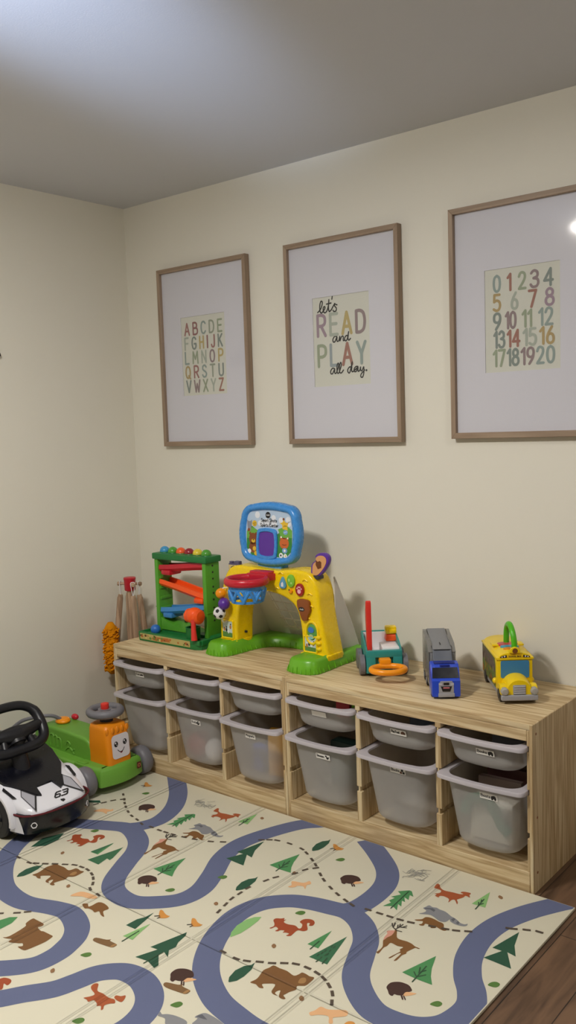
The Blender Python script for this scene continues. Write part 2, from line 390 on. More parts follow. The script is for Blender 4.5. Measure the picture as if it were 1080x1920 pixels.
SMALL = {
 'a': L('c', [(.4, .5), (.2, .56), (.03, .42), (.03, .14), (.2, 0), (.36, .1), (.4, .3)], [(.4, .55), (.4, 0)]),
 'b': L([(0, 0), (0, 1)], 'c', [(0, .4), (.18, .56), (.38, .44), (.4, .2), (.26, 0), (0, .1)]),
 'c': L('c', [(.36, .48), (.2, .56), (.03, .42), (.03, .14), (.2, 0), (.36, .1)]),
 'd': L([(.4, 0), (.4, 1)], 'c', [(.4, .4), (.2, .56), (.03, .42), (.03, .14), (.2, 0), (.4, .14)]),
 'e': L('c', [(.02, .3), (.38, .3), (.34, .5), (.2, .56), (.03, .42), (.03, .14), (.2, 0), (.36, .1)]),
 'g': L('c', [(.4, .5), (.2, .56), (.03, .42), (.03, .14), (.2, 0), (.4, .14)], 'c', [(.4, .55), (.4, -.1), (.3, -.28), (.06, -.24)]),
 'h': L([(0, 0), (0, 1)], 'c', [(0, .36), (.18, .56), (.34, .46), (.36, 0)]),
 'i': L([(0, 0), (0, .55)], [(0, .75), (0, .78)]), 'k': L([(0, 0), (0, 1)], [(.34, .55), (0, .24)], [(.12, .32), (.36, 0)]),
 'l': L([(0, 0), (0, 1)]), 'm': L([(0, 0), (0, .55)], 'c', [(0, .36), (.14, .56), (.26, .46), (.28, 0)], 'c', [(.28, .36), (.42, .56), (.54, .46), (.56, 0)]),
 'n': L([(0, 0), (0, .55)], 'c', [(0, .36), (.18, .56), (.34, .46), (.36, 0)]),
 'o': L('c', [(.2, .56), (.03, .42), (.03, .14), (.2, 0), (.38, .14), (.38, .42), (.2, .56)]),
 'p': L([(0, -.28), (0, .55)], 'c', [(0, .4), (.18, .56), (.38, .44), (.4, .2), (.26, 0), (0, .1)]),
 'r': L([(0, 0), (0, .55)], 'c', [(0, .34), (.12, .52), (.26, .52)]),
 's': L('c', [(.32, .46), (.18, .56), (.04, .46), (.08, .32), (.28, .24), (.32, .1), (.16, 0), (0, .08)]),
 't': L('c', [(.1, .85), (.1, .12), (.18, 0), (.28, .03)], [(0, .56), (.26, .56)]),
 'u': L('c', [(0, .55), (.02, .12), (.16, 0), (.32, .14), (.36, .3)], [(.36, .55), (.36, 0)]),
 'y': L([(0, .55), (.2, .02)], [(.38, .55), (.2, 0), (.06, -.26)]),
 'v': L([(0, .55), (.18, 0), (.36, .55)]), 'x': L([(0, 0), (.34, .55)], [(0, .55), (.34, 0)]), 'z': L([(0, .55), (.32, .55), (0, 0), (.34, 0)]),
}
GL.update(SMALL)
def glyph(mb, ch, x, y, h, w, fr, m=0, sx=1):
    g = GL[ch]; sm = False; wid = 0
    for st in g:
        if st == 'c': sm = True; continue
        P = [Vector((px*h*sx+x, py*h+y)) for px, py in st]
        wid = max(wid, max(p[0] for p in st))
        if sm: P = cr(P, 5)
        mb.ribbon(P, w, fr, m); sm = False
    return wid*h*sx
def word(mb, txt, x, y, h, w, fr, m=0, sx=1, gap=.22, width=None):
    if width:
        tot = sum((max((p[0] for st in GL[c] if st != 'c' for p in st)) if c != ' ' else .3)+gap for c in txt)-gap
        sx = width/(tot*h)
    for c in txt:
        if c == ' ': x += .3*h*sx; continue
        x += glyph(mb, c, x, y, h, w, fr, m, sx)+gap*h*sx
    return x
CAM = (3.28740, -2.85484, 1.41159, 0.69051, -0.09498, -0.03412, 1687.58269)
P_MAIN, P_FILL, P_DAY, P_SIDE, EXPOSURE = 38, 8, 400, .6, 0.0
ART="""\
fox 1943,-595 1938,-571 1947,-570 1958,-584 1976,-592 2001,-587 2023,-584 2032,-577 2021,-575 2025,-565 2044,-560 2049,-564 2049,-573 2057,-584 2042,-582 2041,-594 2035,-608 2032,-617 2041,-628 2044,-639 2028,-622 2020,-627 2019,-645 2011,-627 1993,-622 1982,-626 1981,-635 1986,-637 1969,-635 1969,-625 1961,-625 1972,-612 1968,-598 1952,-596
grey 1981,-747 1989,-734 1990,-721 1976,-715 1978,-706 1982,-691 1995,-694 2006,-690 2018,-693 2038,-694 2061,-705 2072,-708 2086,-713 2100,-721 2113,-720 2118,-713 2121,-722 2115,-731 2102,-735 2087,-735 2073,-730 2067,-723 2064,-740 2049,-747 2029,-739 2011,-734 1995,-741
dgrey 1977,-711 1998,-699 2010,-703 2011,-714 1996,-709 1982,-715
dgrey 2070,-721 2072,-708 2079,-710 2081,-728
dgrey 2090,-729 2089,-715 2097,-720 2099,-732
brown 1988,-781 2003,-767 2006,-752 2018,-746 2034,-747 2047,-750 2063,-752 2072,-764 2079,-777 2087,-770 2084,-781 2073,-782 2055,-777 2057,-783 2046,-791 2039,-781 2023,-781 2024,-792 2017,-797 2010,-795 2015,-787 2010,-775 1997,-782
brown 1987,-975 1989,-971 1988,-946 1974,-922 1968,-903 1968,-894 1974,-866 1970,-857 1976,-855 1994,-884 2008,-889 2028,-886 2045,-888 2057,-893 2073,-894 2070,-898 2062,-898 2059,-906 2053,-927 2056,-936 2051,-948 2052,-972 2050,-979 2046,-979 2045,-944 2038,-949 2034,-974 2030,-980 2029,-975 2035,-951 2038,-936 2032,-929 2034,-915 2018,-919 1996,-917 1996,-935 1993,-949 1997,-976 1993,-979
pink 1956,-875 1971,-861 1976,-870 1978,-887 1974,-901 1973,-918 1967,-904 1964,-885
#ink3 1972,-855 1959,-849 1947,-834
#ink3 1960,-848 1953,-828
#ink3 1971,-853 1973,-839 1968,-825
#ink3 1971,-845 1965,-832
#ink3 1974,-841 1975,-822
#ink3 1980,-837 1987,-822
#ink3 1977,-837 1991,-831
#ink3 1976,-858 1991,-855
green 2091,-1011 2125,-898 2144,-953 2159,-983 2179,-1011 2134,-1014
#dk3 2133,-1030 2128,-953
#dk3 2129,-1005 2115,-992
#dk3 2128,-990 2118,-967
#dk3 2131,-1006 2145,-986
#dk3 2129,-982 2136,-969
dbrown 2093,-1087 2090,-1074 2093,-1061 2107,-1049 2122,-1046 2134,-1047 2146,-1055 2151,-1063 2144,-1076 2143,-1089 2131,-1097 2123,-1098 2123,-1107 2113,-1106 2103,-1096
peach 2143,-1089 2142,-1074 2155,-1067 2166,-1064 2160,-1076 2149,-1089
dbrown 2138,-1093 2150,-1105 2152,-1102 2141,-1090
dbrown 2144,-1091 2156,-1102 2157,-1099 2146,-1089
leaf 2213,-1080 2216,-1066 2224,-1057 2235,-1059 2237,-1068 2233,-1077 2224,-1080
dgreen 2228,-831 2253,-776 2226,-777 2251,-667 2269,-734 2293,-778 2267,-773 2307,-834 2266,-832
lgreen 2077,-611 2090,-521 2119,-608 2099,-609
#dk3 2100,-632 2095,-569
#dk3 2098,-609 2090,-593
#dk3 2098,-596 2091,-576
#dk3 2098,-604 2104,-591
green 1875,-773 1884,-743 1873,-737 1879,-714 1866,-715 1883,-688 1866,-677 1891,-652 1900,-653 1920,-677 1906,-675 1918,-701 1900,-695 1916,-717 1904,-715 1920,-744 1905,-738 1921,-769 1901,-758 1901,-770 1896,-758
#dk3 1901,-770 1893,-661
red 1682,-1056 1686,-1043 1679,-1031 1665,-1019 1665,-1007 1677,-1000 1684,-992 1689,-1001 1693,-995 1695,-1009 1712,-1011 1733,-1004 1750,-1010 1754,-1003 1745,-987 1732,-982 1732,-965 1745,-954 1759,-953 1770,-962 1773,-976 1764,-981 1760,-971 1753,-973 1758,-982 1774,-1000 1769,-1013 1754,-1018 1754,-1036 1755,-1052 1744,-1058 1745,-1046 1734,-1047 1727,-1052 1725,-1042 1714,-1047 1712,-1055 1704,-1058 1705,-1046 1692,-1041 1688,-1055
bear 1804,-1274 1808,-1256 1805,-1239 1798,-1216 1803,-1198 1806,-1184 1826,-1184 1850,-1182 1876,-1187 1883,-1174 1885,-1164 1898,-1163 1910,-1165 1924,-1163 1927,-1187 1925,-1203 1910,-1215 1917,-1228 1910,-1244 1907,-1257 1906,-1265 1918,-1271 1914,-1277 1901,-1276 1893,-1264 1887,-1254 1882,-1262 1884,-1271 1895,-1274 1882,-1276 1871,-1269 1861,-1243 1841,-1254 1834,-1263 1847,-1272 1836,-1277 1822,-1272 1815,-1273
tan 1904,-1204 1897,-1186 1905,-1177 1915,-1185 1916,-1197
dgreen 1757,-1305 1746,-1290 1739,-1260 1745,-1232 1757,-1217 1758,-1204 1771,-1232 1775,-1265 1772,-1290 1761,-1306
lgreen 1624,-1156 1610,-1137 1599,-1101 1600,-1062 1611,-1038 1626,-1026 1632,-1047 1635,-1086 1634,-1124
green 1817,-1055 1832,-964 1853,-1054
#dk3 1838,-1070 1835,-1026
mgreen 1857,-1099 1883,-963 1916,-1098
#dk3 1886,-1106 1886,-1094
#dk3 1904,-1103 1899,-1076
#dk3 1872,-1083 1871,-1075
#dk3 1875,-1068 1874,-1061
#dk3 1888,-1071 1887,-1063
#dk3 1886,-1088 1885,-1080
#dk3 1876,-1055 1875,-1047
#dk3 1886,-1049 1885,-1041
#dk3 1890,-1064 1889,-1056
#dk3 1878,-1029 1877,-1021
#dk3 1901,-1086 1900,-1078
#dk3 1886,-1030 1885,-1021
orange 1384,-1202 1366,-1183 1360,-1173 1368,-1171 1387,-1179 1402,-1181 1407,-1179 1407,-1192 1394,-1203
#ink3 1382,-1197 1372,-1206
#ink3 1388,-1201 1387,-1209
wood 1322,-1391 1321,-1379 1353,-1368 1362,-1359 1366,-1366 1394,-1366 1398,-1374 1394,-1384 1361,-1391 1335,-1394
tan 1394,-1366 1394,-1384 1387,-1384 1387,-1371
dgreen 1481,-1375 1504,-1316 1479,-1319 1505,-1222 1508,-1209 1518,-1224 1525,-1259 1536,-1278 1532,-1300 1553,-1324 1526,-1313 1524,-1330 1560,-1364 1560,-1379 1523,-1368
#dk3 1522,-1381 1526,-1316
nut 1743,-1119 1742,-1108 1752,-1110 1757,-1119 1754,-1125
fox 1008,-586 1003,-562 1012,-561 1023,-575 1041,-583 1066,-578 1088,-575 1097,-569 1086,-566 1090,-556 1109,-551 1114,-555 1114,-564 1122,-575 1107,-573 1106,-585 1100,-599 1097,-608 1106,-619 1109,-630 1093,-613 1085,-618 1084,-636 1076,-618 1058,-613 1047,-617 1046,-626 1051,-628 1034,-626 1034,-616 1026,-616 1037,-603 1033,-589 1018,-588
grey 1040,-745 1047,-732 1048,-720 1034,-714 1037,-704 1040,-690 1053,-692 1065,-688 1076,-691 1096,-692 1119,-703 1131,-706 1145,-711 1159,-720 1171,-718 1176,-711 1179,-720 1173,-729 1160,-733 1145,-733 1132,-728 1126,-721 1122,-738 1107,-746 1087,-737 1069,-732 1054,-739
dgrey 1036,-709 1056,-698 1068,-701 1069,-712 1054,-707 1040,-713
dgrey 1128,-719 1131,-706 1138,-709 1139,-726
dgrey 1148,-727 1147,-713 1155,-718 1157,-730
brown 1046,-779 1062,-765 1064,-750 1076,-744 1092,-745 1105,-749 1121,-750 1130,-762 1138,-775 1145,-769 1142,-780 1131,-780 1113,-775 1115,-781 1104,-789 1097,-779 1081,-779 1082,-790 1075,-795 1068,-793 1073,-785 1068,-773 1055,-780
brown 1048,-961 1050,-957 1049,-932 1035,-908 1028,-889 1029,-879 1035,-851 1031,-842 1036,-841 1055,-870 1069,-874 1089,-871 1106,-873 1118,-878 1134,-880 1130,-884 1123,-884 1120,-891 1114,-912 1117,-922 1112,-933 1112,-958 1111,-965 1107,-964 1105,-930 1099,-935 1095,-960 1091,-965 1090,-961 1096,-937 1098,-921 1092,-914 1095,-901 1078,-905 1057,-903 1057,-920 1054,-934 1058,-962 1054,-965
pink 1016,-860 1032,-847 1036,-856 1039,-872 1035,-887 1034,-903 1028,-889 1025,-871
#ink3 1033,-841 1019,-835 1008,-820
#ink3 1021,-834 1014,-814
#ink3 1031,-838 1034,-824 1029,-811
#ink3 1032,-831 1026,-818
#ink3 1035,-827 1036,-807
#ink3 1041,-822 1047,-807
#ink3 1038,-823 1051,-816
#ink3 1037,-844 1052,-840
green 1155,-1015 1188,-902 1207,-957 1223,-987 1242,-1015 1198,-1018
#dk3 1197,-1034 1192,-958
#dk3 1192,-1010 1178,-996
#dk3 1192,-994 1181,-971
#dk3 1194,-1011 1208,-990
#dk3 1193,-986 1200,-973
green 1444,-778 1478,-665 1497,-720 1512,-750 1532,-778 1487,-781
#dk3 1487,-797 1481,-720
#dk3 1482,-772 1468,-759
#dk3 1481,-757 1471,-734
#dk3 1484,-773 1498,-753
#dk3 1482,-749 1489,-736
dbrown 1165,-1089 1162,-1076 1166,-1063 1179,-1051 1194,-1048 1206,-1049 1218,-1057 1224,-1065 1216,-1078 1215,-1091 1203,-1099 1196,-1100 1195,-1109 1185,-1108 1175,-1098
peach 1215,-1091 1214,-1075 1227,-1068 1238,-1066 1233,-1078 1221,-1091
dbrown 1210,-1094 1222,-1107 1224,-1104 1213,-1092
dbrown 1216,-1093 1228,-1104 1230,-1101 1219,-1091
dbrown 1680,-716 1678,-703 1681,-690 1694,-679 1709,-675 1722,-676 1734,-684 1739,-692 1731,-705 1731,-718 1719,-726 1711,-728 1711,-736 1700,-736 1691,-726
peach 1730,-718 1730,-703 1742,-696 1754,-694 1748,-705 1737,-718
dbrown 1725,-722 1737,-734 1740,-731 1728,-720
dbrown 1731,-720 1743,-731 1745,-728 1734,-718
dbrown 1613,-1370 1610,-1357 1613,-1344 1627,-1333 1642,-1329 1654,-1330 1666,-1338 1671,-1347 1664,-1360 1663,-1372 1651,-1380 1643,-1382 1643,-1390 1633,-1390 1623,-1380
peach 1663,-1373 1662,-1357 1675,-1350 1686,-1348 1680,-1359 1669,-1373
dbrown 1658,-1376 1670,-1389 1672,-1386 1661,-1374
dbrown 1664,-1374 1676,-1386 1677,-1383 1666,-1372
dbrown 750,-721 747,-708 751,-695 764,-684 779,-680 791,-681 803,-689 809,-698 801,-711 800,-723 788,-731 781,-733 780,-741 770,-741 760,-731
peach 800,-723 799,-708 812,-701 823,-699 818,-710 806,-723
dbrown 795,-727 807,-739 809,-736 798,-725
dbrown 801,-725 813,-737 815,-733 804,-723
leaf 1287,-1087 1290,-1073 1298,-1064 1309,-1066 1311,-1075 1307,-1084 1298,-1088
leaf 1597,-628 1600,-613 1608,-604 1619,-606 1621,-616 1617,-625 1608,-628
leaf 1706,-1459 1709,-1444 1717,-1435 1728,-1437 1730,-1447 1726,-1456 1717,-1459
leaf 1353,-1458 1356,-1444 1365,-1435 1375,-1437 1378,-1446 1373,-1455 1364,-1458
leaf 1559,-1642 1562,-1628 1571,-1619 1581,-1621 1584,-1630 1580,-1639 1570,-1643
leaf 1692,-954 1694,-939 1703,-931 1713,-932 1716,-942 1712,-951 1703,-954
leaf 666,-633 668,-618 677,-610 687,-611 690,-621 686,-630 677,-633
leaf 765,-960 767,-946 776,-937 786,-939 789,-948 785,-958 776,-961
leaf 1363,-935 1366,-920 1375,-911 1385,-913 1388,-923 1384,-932 1375,-935
leaf 2290,-930 2292,-915 2301,-906 2312,-908 2314,-918 2310,-927 2301,-930
dgreen 1299,-827 1324,-772 1298,-774 1322,-663 1340,-731 1364,-774 1338,-769 1378,-830 1337,-829
lgreen 1144,-601 1158,-511 1187,-598 1166,-599
#dk3 1168,-622 1163,-559
#dk3 1166,-599 1157,-583
#dk3 1165,-586 1159,-566
#dk3 1165,-593 1172,-581
green 950,-767 959,-737 948,-732 954,-709 942,-710 958,-682 942,-671 967,-647 975,-647 995,-671 981,-670 993,-695 976,-689 992,-711 979,-709 995,-738 980,-732 996,-763 976,-752 977,-764 971,-752
#dk3 977,-764 968,-656
red 759,-1057 763,-1044 756,-1033 742,-1020 742,-1009 754,-1002 761,-994 766,-1003 770,-997 772,-1010 789,-1013 809,-1005 827,-1011 830,-1005 822,-989 809,-983 809,-967 822,-956 836,-955 847,-963 849,-978 841,-983 837,-972 830,-974 835,-983 851,-1001 846,-1014 831,-1019 831,-1037 832,-1054 821,-1059 822,-1048 811,-1049 804,-1054 802,-1044 791,-1048 789,-1057 781,-1060 782,-1048 769,-1043 765,-1056
bear 866,-1271 869,-1254 866,-1236 860,-1214 864,-1196 867,-1182 887,-1181 911,-1180 937,-1184 944,-1171 946,-1162 959,-1160 971,-1163 986,-1160 988,-1185 986,-1200 972,-1212 978,-1226 972,-1242 968,-1255 968,-1263 979,-1268 975,-1275 962,-1274 955,-1261 948,-1251 943,-1259 946,-1268 956,-1271 943,-1274 932,-1267 922,-1241 902,-1252 895,-1261 908,-1270 897,-1274 883,-1270 877,-1271
tan 965,-1201 959,-1184 966,-1175 976,-1182 977,-1195
dgreen 1462,-958 1452,-943 1445,-913 1450,-885 1463,-870 1464,-857 1477,-885 1481,-918 1478,-943 1467,-959
dgreen 1495,-621 1485,-606 1478,-576 1483,-548 1496,-533 1497,-520 1510,-548 1514,-581 1511,-606 1500,-622
dgreen 834,-1308 823,-1292 816,-1262 822,-1234 835,-1219 835,-1207 848,-1235 852,-1268 849,-1293 838,-1308
orange 1494,-1178 1475,-1159 1469,-1149 1478,-1146 1496,-1155 1512,-1157 1516,-1155 1516,-1167 1503,-1178
#ink3 1491,-1173 1482,-1182
#ink3 1497,-1176 1496,-1185
orange 1550,-572 1532,-553 1526,-543 1534,-540 1553,-549 1568,-550 1573,-548 1573,-561 1560,-572
#ink3 1548,-567 1538,-576
#ink3 1554,-570 1553,-579
orange 617,-578 599,-559 592,-549 601,-546 619,-555 635,-556 640,-554 640,-567 627,-578
#ink3 615,-573 605,-582
#ink3 621,-576 620,-585
wood 1632,-1413 1631,-1402 1663,-1391 1672,-1381 1676,-1389 1704,-1389 1708,-1397 1704,-1407 1671,-1414 1645,-1417
tan 1704,-1389 1704,-1407 1697,-1407 1697,-1393
nut 1462,-1054 1462,-1043 1472,-1045 1477,-1053 1474,-1059
nut 2122,-533 2121,-522 2132,-525 2137,-533 2134,-539
nut 1190,-533 1189,-522 1200,-524 1205,-532 1201,-538
nut 1943,-1250 1942,-1239 1952,-1241 1958,-1250 1954,-1256
nut 815,-1124 814,-1113 824,-1115 829,-1124 826,-1130
nut 1014,-1250 1013,-1239 1024,-1242 1029,-1250 1025,-1256
nut 1345,-1549 1344,-1538 1354,-1541 1360,-1549 1356,-1555
nut 1536,-775 1536,-764 1546,-767 1551,-775 1548,-781
bear 1105,-1535 1115,-1520 1109,-1465 1097,-1455 1091,-1439 1091,-1425 1102,-1424 1139,-1424 1147,-1434 1142,-1445 1165,-1451 1174,-1448 1201,-1447 1215,-1447 1219,-1456 1222,-1478 1218,-1506 1214,-1526 1208,-1537 1180,-1537 1188,-1527 1176,-1519 1168,-1525 1149,-1535 1136,-1538 1134,-1525 1120,-1531
green 895,-1061 908,-973 928,-1058
mgreen 930,-1102 959,-974 986,-1102
green 1057,-1548 1019,-1488 1028,-1462 1047,-1447 1061,-1477 1061,-1515
brown 1144,-1289 1155,-1278 1170,-1287 1174,-1276 1175,-1254 1195,-1248 1228,-1257 1227,-1274 1232,-1282 1254,-1296 1237,-1295 1217,-1285 1212,-1297 1196,-1293 1178,-1294 1169,-1300
peach 1074,-1281 1080,-1246 1113,-1236 1148,-1236 1150,-1247 1130,-1258 1106,-1262
fox 1487,-1527 1486,-1515 1496,-1511 1515,-1530 1536,-1529 1562,-1531 1578,-1527 1590,-1536 1582,-1544 1576,-1557 1585,-1568 1583,-1574 1571,-1564 1562,-1570 1556,-1564 1538,-1560 1533,-1572 1522,-1569 1510,-1569 1519,-1556 1521,-1543 1499,-1536
fox 1572,-1523 1569,-1514 1581,-1509 1588,-1500 1597,-1511 1600,-1523 1588,-1526
red 1263,-1667 1269,-1650 1275,-1640 1294,-1635 1306,-1642 1309,-1655 1295,-1656 1313,-1673 1294,-1687
dgreen 1340,-1287 1342,-1248 1353,-1225 1355,-1195 1365,-1231 1377,-1285
lgreen 1376,-1329 1383,-1284 1392,-1241 1400,-1278 1413,-1326
#dk3 1395,-1348 1394,-1286
grey 1711,-1504 1705,-1491 1716,-1495 1726,-1487 1748,-1479 1781,-1477 1789,-1490 1754,-1516 1734,-1502 1717,-1504
grey 1804,-1479 1797,-1455 1787,-1455 1793,-1433 1810,-1427 1853,-1430 1857,-1439
dgrey 1787,-1452 1794,-1437 1819,-1444 1809,-1448
peach 1579,-848 1583,-836 1569,-816 1604,-804 1612,-784 1627,-795 1621,-809 1632,-831 1617,-821 1600,-828 1599,-838 1589,-849
peach 1998,-1278 2004,-1263 2007,-1244 2028,-1242 2064,-1219 2077,-1233 2067,-1247 2055,-1260 2066,-1275 2058,-1281 2043,-1262 2020,-1272 2008,-1285
orange 2089,-1261 2092,-1248 2104,-1243 2113,-1253 2095,-1267
peach 640,-848 648,-814 683,-801 682,-790 697,-802 688,-821 700,-835 671,-832
mgreen 892,-1059 906,-971 914,-1033 921,-1057
mgreen 951,-1054 958,-974 990,-1045 993,-1061
dgreen 508,-821 582,-770 603,-782 565,-804
dgreen 694,-1158 672,-1095 700,-1025 726,-1067 728,-1123
#sc2 1838,-579 1845,-576 1849,-549
#sc2 1834,-601 1834,-590 1859,-580
#sc2 1868,-553 1870,-537 1895,-549
#sc2 1859,-577 1860,-558 1882,-563
#sc2 1827,-554 1836,-544 1856,-548
#sc2 1874,-578 1884,-580 1899,-578
#sc2 1860,-534 1859,-523 1884,-512
#sc2 1852,-553 1857,-544 1869,-543
#sc2 1866,-582 1881,-585 1899,-579
#sc2 1851,-545 1868,-548 1876,-528
#sc2 1854,-546 1865,-539 1860,-519
#sc2 1883,-576 1890,-580 1893,-551
#sc2 1847,-587 1850,-567 1858,-557
#sc2 1858,-551 1875,-554 1885,-552
#sc2 1829,-555 1828,-536 1840,-541
#sc2 1847,-547 1855,-553 1871,-549
#sc2 1869,-547 1875,-541 1891,-533
#sc2 1857,-571 1868,-561 1878,-563
#sc2 1831,-568 1842,-559 1840,-537
#sc2 1848,-574 1852,-574 1860,-544
#sc2 1857,-561 1863,-549 1882,-551
#sc2 1813,-566 1828,-570 1826,-552
#sc2 1851,-556 1853,-545 1868,-545
#sc2 1837,-569 1838,-549 1860,-561
#sc2 1833,-562 1838,-546 1844,-549
#sc2 1850,-541 1852,-532 1872,-521
#sc2 933,-541 941,-540 954,-522
#sc2 900,-561 898,-548 930,-554
#sc2 904,-569 916,-565 921,-548
#sc2 902,-572 905,-559 914,-557
#sc2 921,-567 923,-550 943,-571
#sc2 968,-574 983,-579 983,-549
#sc2 955,-573 963,-566 964,-557
#sc2 898,-559 899,-547 906,-529
#sc2 957,-561 975,-562 981,-546
#sc2 915,-594 913,-586 934,-580
#sc2 943,-588 946,-578 965,-588
#sc2 940,-580 937,-568 965,-575
#sc2 925,-591 941,-589 932,-560
#sc2 950,-578 947,-569 964,-568
#sc2 924,-569 921,-550 923,-550
#sc2 892,-563 911,-562 903,-553
#sc2 912,-566 920,-564 926,-548
#sc2 907,-571 910,-569 923,-552
#sc2 895,-569 902,-566 912,-549
#sc2 949,-562 951,-553 971,-554
#sc2 933,-578 933,-566 955,-570
#sc2 905,-579 918,-582 924,-558
#sc2 961,-566 963,-560 980,-565
#sc2 953,-578 965,-574 974,-564
#sc2 913,-585 906,-574 920,-556
#sc2 892,-565 893,-549 911,-566"""
ROADS="""\
2308,-428 2273,-478 2223,-567 2188,-664 2180,-758 2197,-852 2232,-926 2271,-978 2293,-1025 2292,-1077 2275,-1128 2234,-1166 2179,-1183 2117,-1181 2054,-1144 2002,-1090 1963,-1008 1933,-944 1880,-888 1818,-861 1757,-869 1690,-885 1632,-913 1579,-973 1561,-1058 1584,-1160 1632,-1251 1695,-1321 1779,-1373 1861,-1394 1937,-1403 2027,-1394 2123,-1381 2223,-1358
1793,-865 1819,-817 1824,-732 1809,-654 1765,-583 1682,-511 1600,-453
1398,-434 1339,-497 1290,-613 1266,-723 1284,-826 1337,-931 1372,-1019 1365,-1094 1313,-1154 1250,-1192 1167,-1183 1108,-1137 1055,-1047 1008,-958 947,-900 858,-867 777,-897 722,-925 647,-962 590,-1013 598,-1086 650,-1198 724,-1284 813,-1349 891,-1381 990,-1387 1089,-1353 1153,-1343 1225,-1371 1269,-1413 1290,-1461 1297,-1496 1293,-1544 1273,-1580 1229,-1624 1196,-1651
854,-864 885,-821 900,-752 865,-654 791,-558 694,-472 646,-432
1315,-1726 1342,-1698 1375,-1650 1419,-1593 1438,-1541 1455,-1486 1486,-1450 1520,-1433 1573,-1433 1624,-1455 1659,-1487 1680,-1529 1686,-1584 1669,-1657 1634,-1736 1586,-1815"""
DASHES="""\
1307,-660 1329,-644 1354,-632 1403,-626 1461,-632 1492,-646 1534,-671 1565,-692 1615,-732 1644,-753 1690,-779 1729,-797 1770,-812 1799,-821
1578,-708 1557,-736 1546,-774 1512,-827 1500,-860 1485,-927 1486,-965 1487,-1002 1495,-1037 1505,-1077
1656,-1218 1706,-1220 1736,-1211 1766,-1194 1796,-1179 1822,-1160 1849,-1145 1884,-1140 1918,-1143 1945,-1151 1973,-1166 1999,-1187 2019,-1216
1852,-815 1890,-812 1923,-809 1955,-806 1987,-800 2045,-782 2081,-772 2109,-762 2138,-746
2222,-666 2232,-662 2263,-646 2295,-635 2332,-640
726,-1228 788,-1229 810,-1218 838,-1202 865,-1184 895,-1166 924,-1150 955,-1145 985,-1145 1019,-1155 1045,-1170 1071,-1192 1091,-1218 1139,-1226
986,-1467 1025,-1435 1046,-1413
613,-681 652,-709 680,-731 710,-751 750,-774 790,-791 831,-801 872,-815
647,-712 624,-740 610,-774 597,-801 587,-843
920,-812 963,-813 994,-811 1028,-808 1074,-800 1116,-790 1173,-770 1210,-748"""
# ------------------------------------------------------------------ palette
PINE = ('#aa8d63', '#cfb88f', '#dccba6')
pine_x = wood('pine_grain_along_x', 'x', *PINE); pine_z = wood('pine_grain_along_z', 'z', *PINE, seed=3); pine_y = wood('pine_grain_along_y', 'y', *PINE, seed=5)
oak_x = wood('light_oak_moulding_x', 'x', '#8f7964', '#9c8670', '#a8927c', seed=2, rough=.5); oak_z = wood('light_oak_moulding_z', 'z', '#8f7964', '#9c8670', '#a8927c', seed=4, rough=.5)
handle_wood = wood('turned_handle_wood', 'z', '#8d6f57', '#b3957a', '#c7ab8f', seed=8)
wall_paint = paint('warm_white_wall_paint', '#e6e2d5', .55)
ceil_paint = paint('flat_white_ceiling_paint', '#d0d2d9', .8, 200, .12)
floor_m = floor_mat(); glass = glass_mat(); bin_m = [bin_mat('frosted_bin_wall', '#dddbd9', .36, .46), bin_mat('frosted_bin_rim', '#c6c0c6', .12, .02), bin_mat('frosted_bin_inner', '#d2d0ce', .36, .85)]
matboard = paint('white_mat_board', '#d3d2da', .8, 400, .03); paper = paint('cream_print_paper', '#d2d2c7', .8, 300, .02)
black_p = plastic('black_plastic', '#17171c', .32); dark_p = plastic('charcoal_plastic', '#34343a', .45); grey_p = plastic('grey_plastic', '#6f6e74', .45)
lgrey_p = plastic('silver_grey_plastic', '#9a9aa0', .38); white_p = plastic('white_plastic', '#eeecee', .3)
green_p = plastic('leaf_green_plastic', '#66ab1f', .3); dgreen_p = plastic('forest_green_plastic', '#1d7438', .4); mgreen_p = plastic('grass_green_plastic', '#56a02e', .4)
yellow_p = plastic('sunny_yellow_plastic', '#f6d108', .27); orange_p = plastic('orange_plastic', '#f5960a', .33); rorange_p = plastic('red_orange_plastic', '#fa5a1a', .35)
red_p = plastic('red_plastic', '#c01f30', .3); tomato_p = plastic('tomato_red_plastic', '#d8342a', .35); blue_p = plastic('sky_blue_plastic', '#3f8ed8', .27); track_blue = plastic('track_blue_plastic', '#3d84c4', .35)
purple_p = plastic('purple_plastic', '#5b2f9c', .35); teal_p = plastic('teal_plastic', '#2b8f8a', .4); truck_blue = plastic('royal_blue_plastic', '#2548c4', .3)
brown_p = plastic('brown_plastic', '#8a4a1e', .35); skin_p = plastic('print_peach', '#e0b07c', .5)
rubber = plastic('black_rubber', '#1c1c1f', .6)
ink = plastic('black_ink', '#1e1c1c', .7)
def pr(n, c): return plastic('print_'+n, c, .6, .3)

# ------------------------------------------------------------------ room
RX, RY, RZ = 6.4, -6.2, 2.44
mb = MB(); mb.box(-.1, RX+.1, RY-.1, .1, -.08, 0); struct(mb.build('floor', floor_m))
mb = MB(); mb.box(-.1, RX+.1, RY-.1, .1, RZ, RZ+.1); struct(mb.build('ceiling', ceil_paint))
mb = MB(); mb.box(-.1, 0, RY-.1, .1, 0, RZ); struct(mb.build('wall_left', wall_paint))
mb = MB(); mb.box(0, RX, 0, .1, 0, RZ); struct(mb.build('wall_back', wall_paint))
mb = MB(); mb.box(RX, RX+.1, RY-.1, .1, 0, RZ); struct(mb.build('wall_right', wall_paint))
mb = MB(); mb.box(0, RX, RY-.1, RY, 0, RZ); struct(mb.build('wall_front', wall_paint))

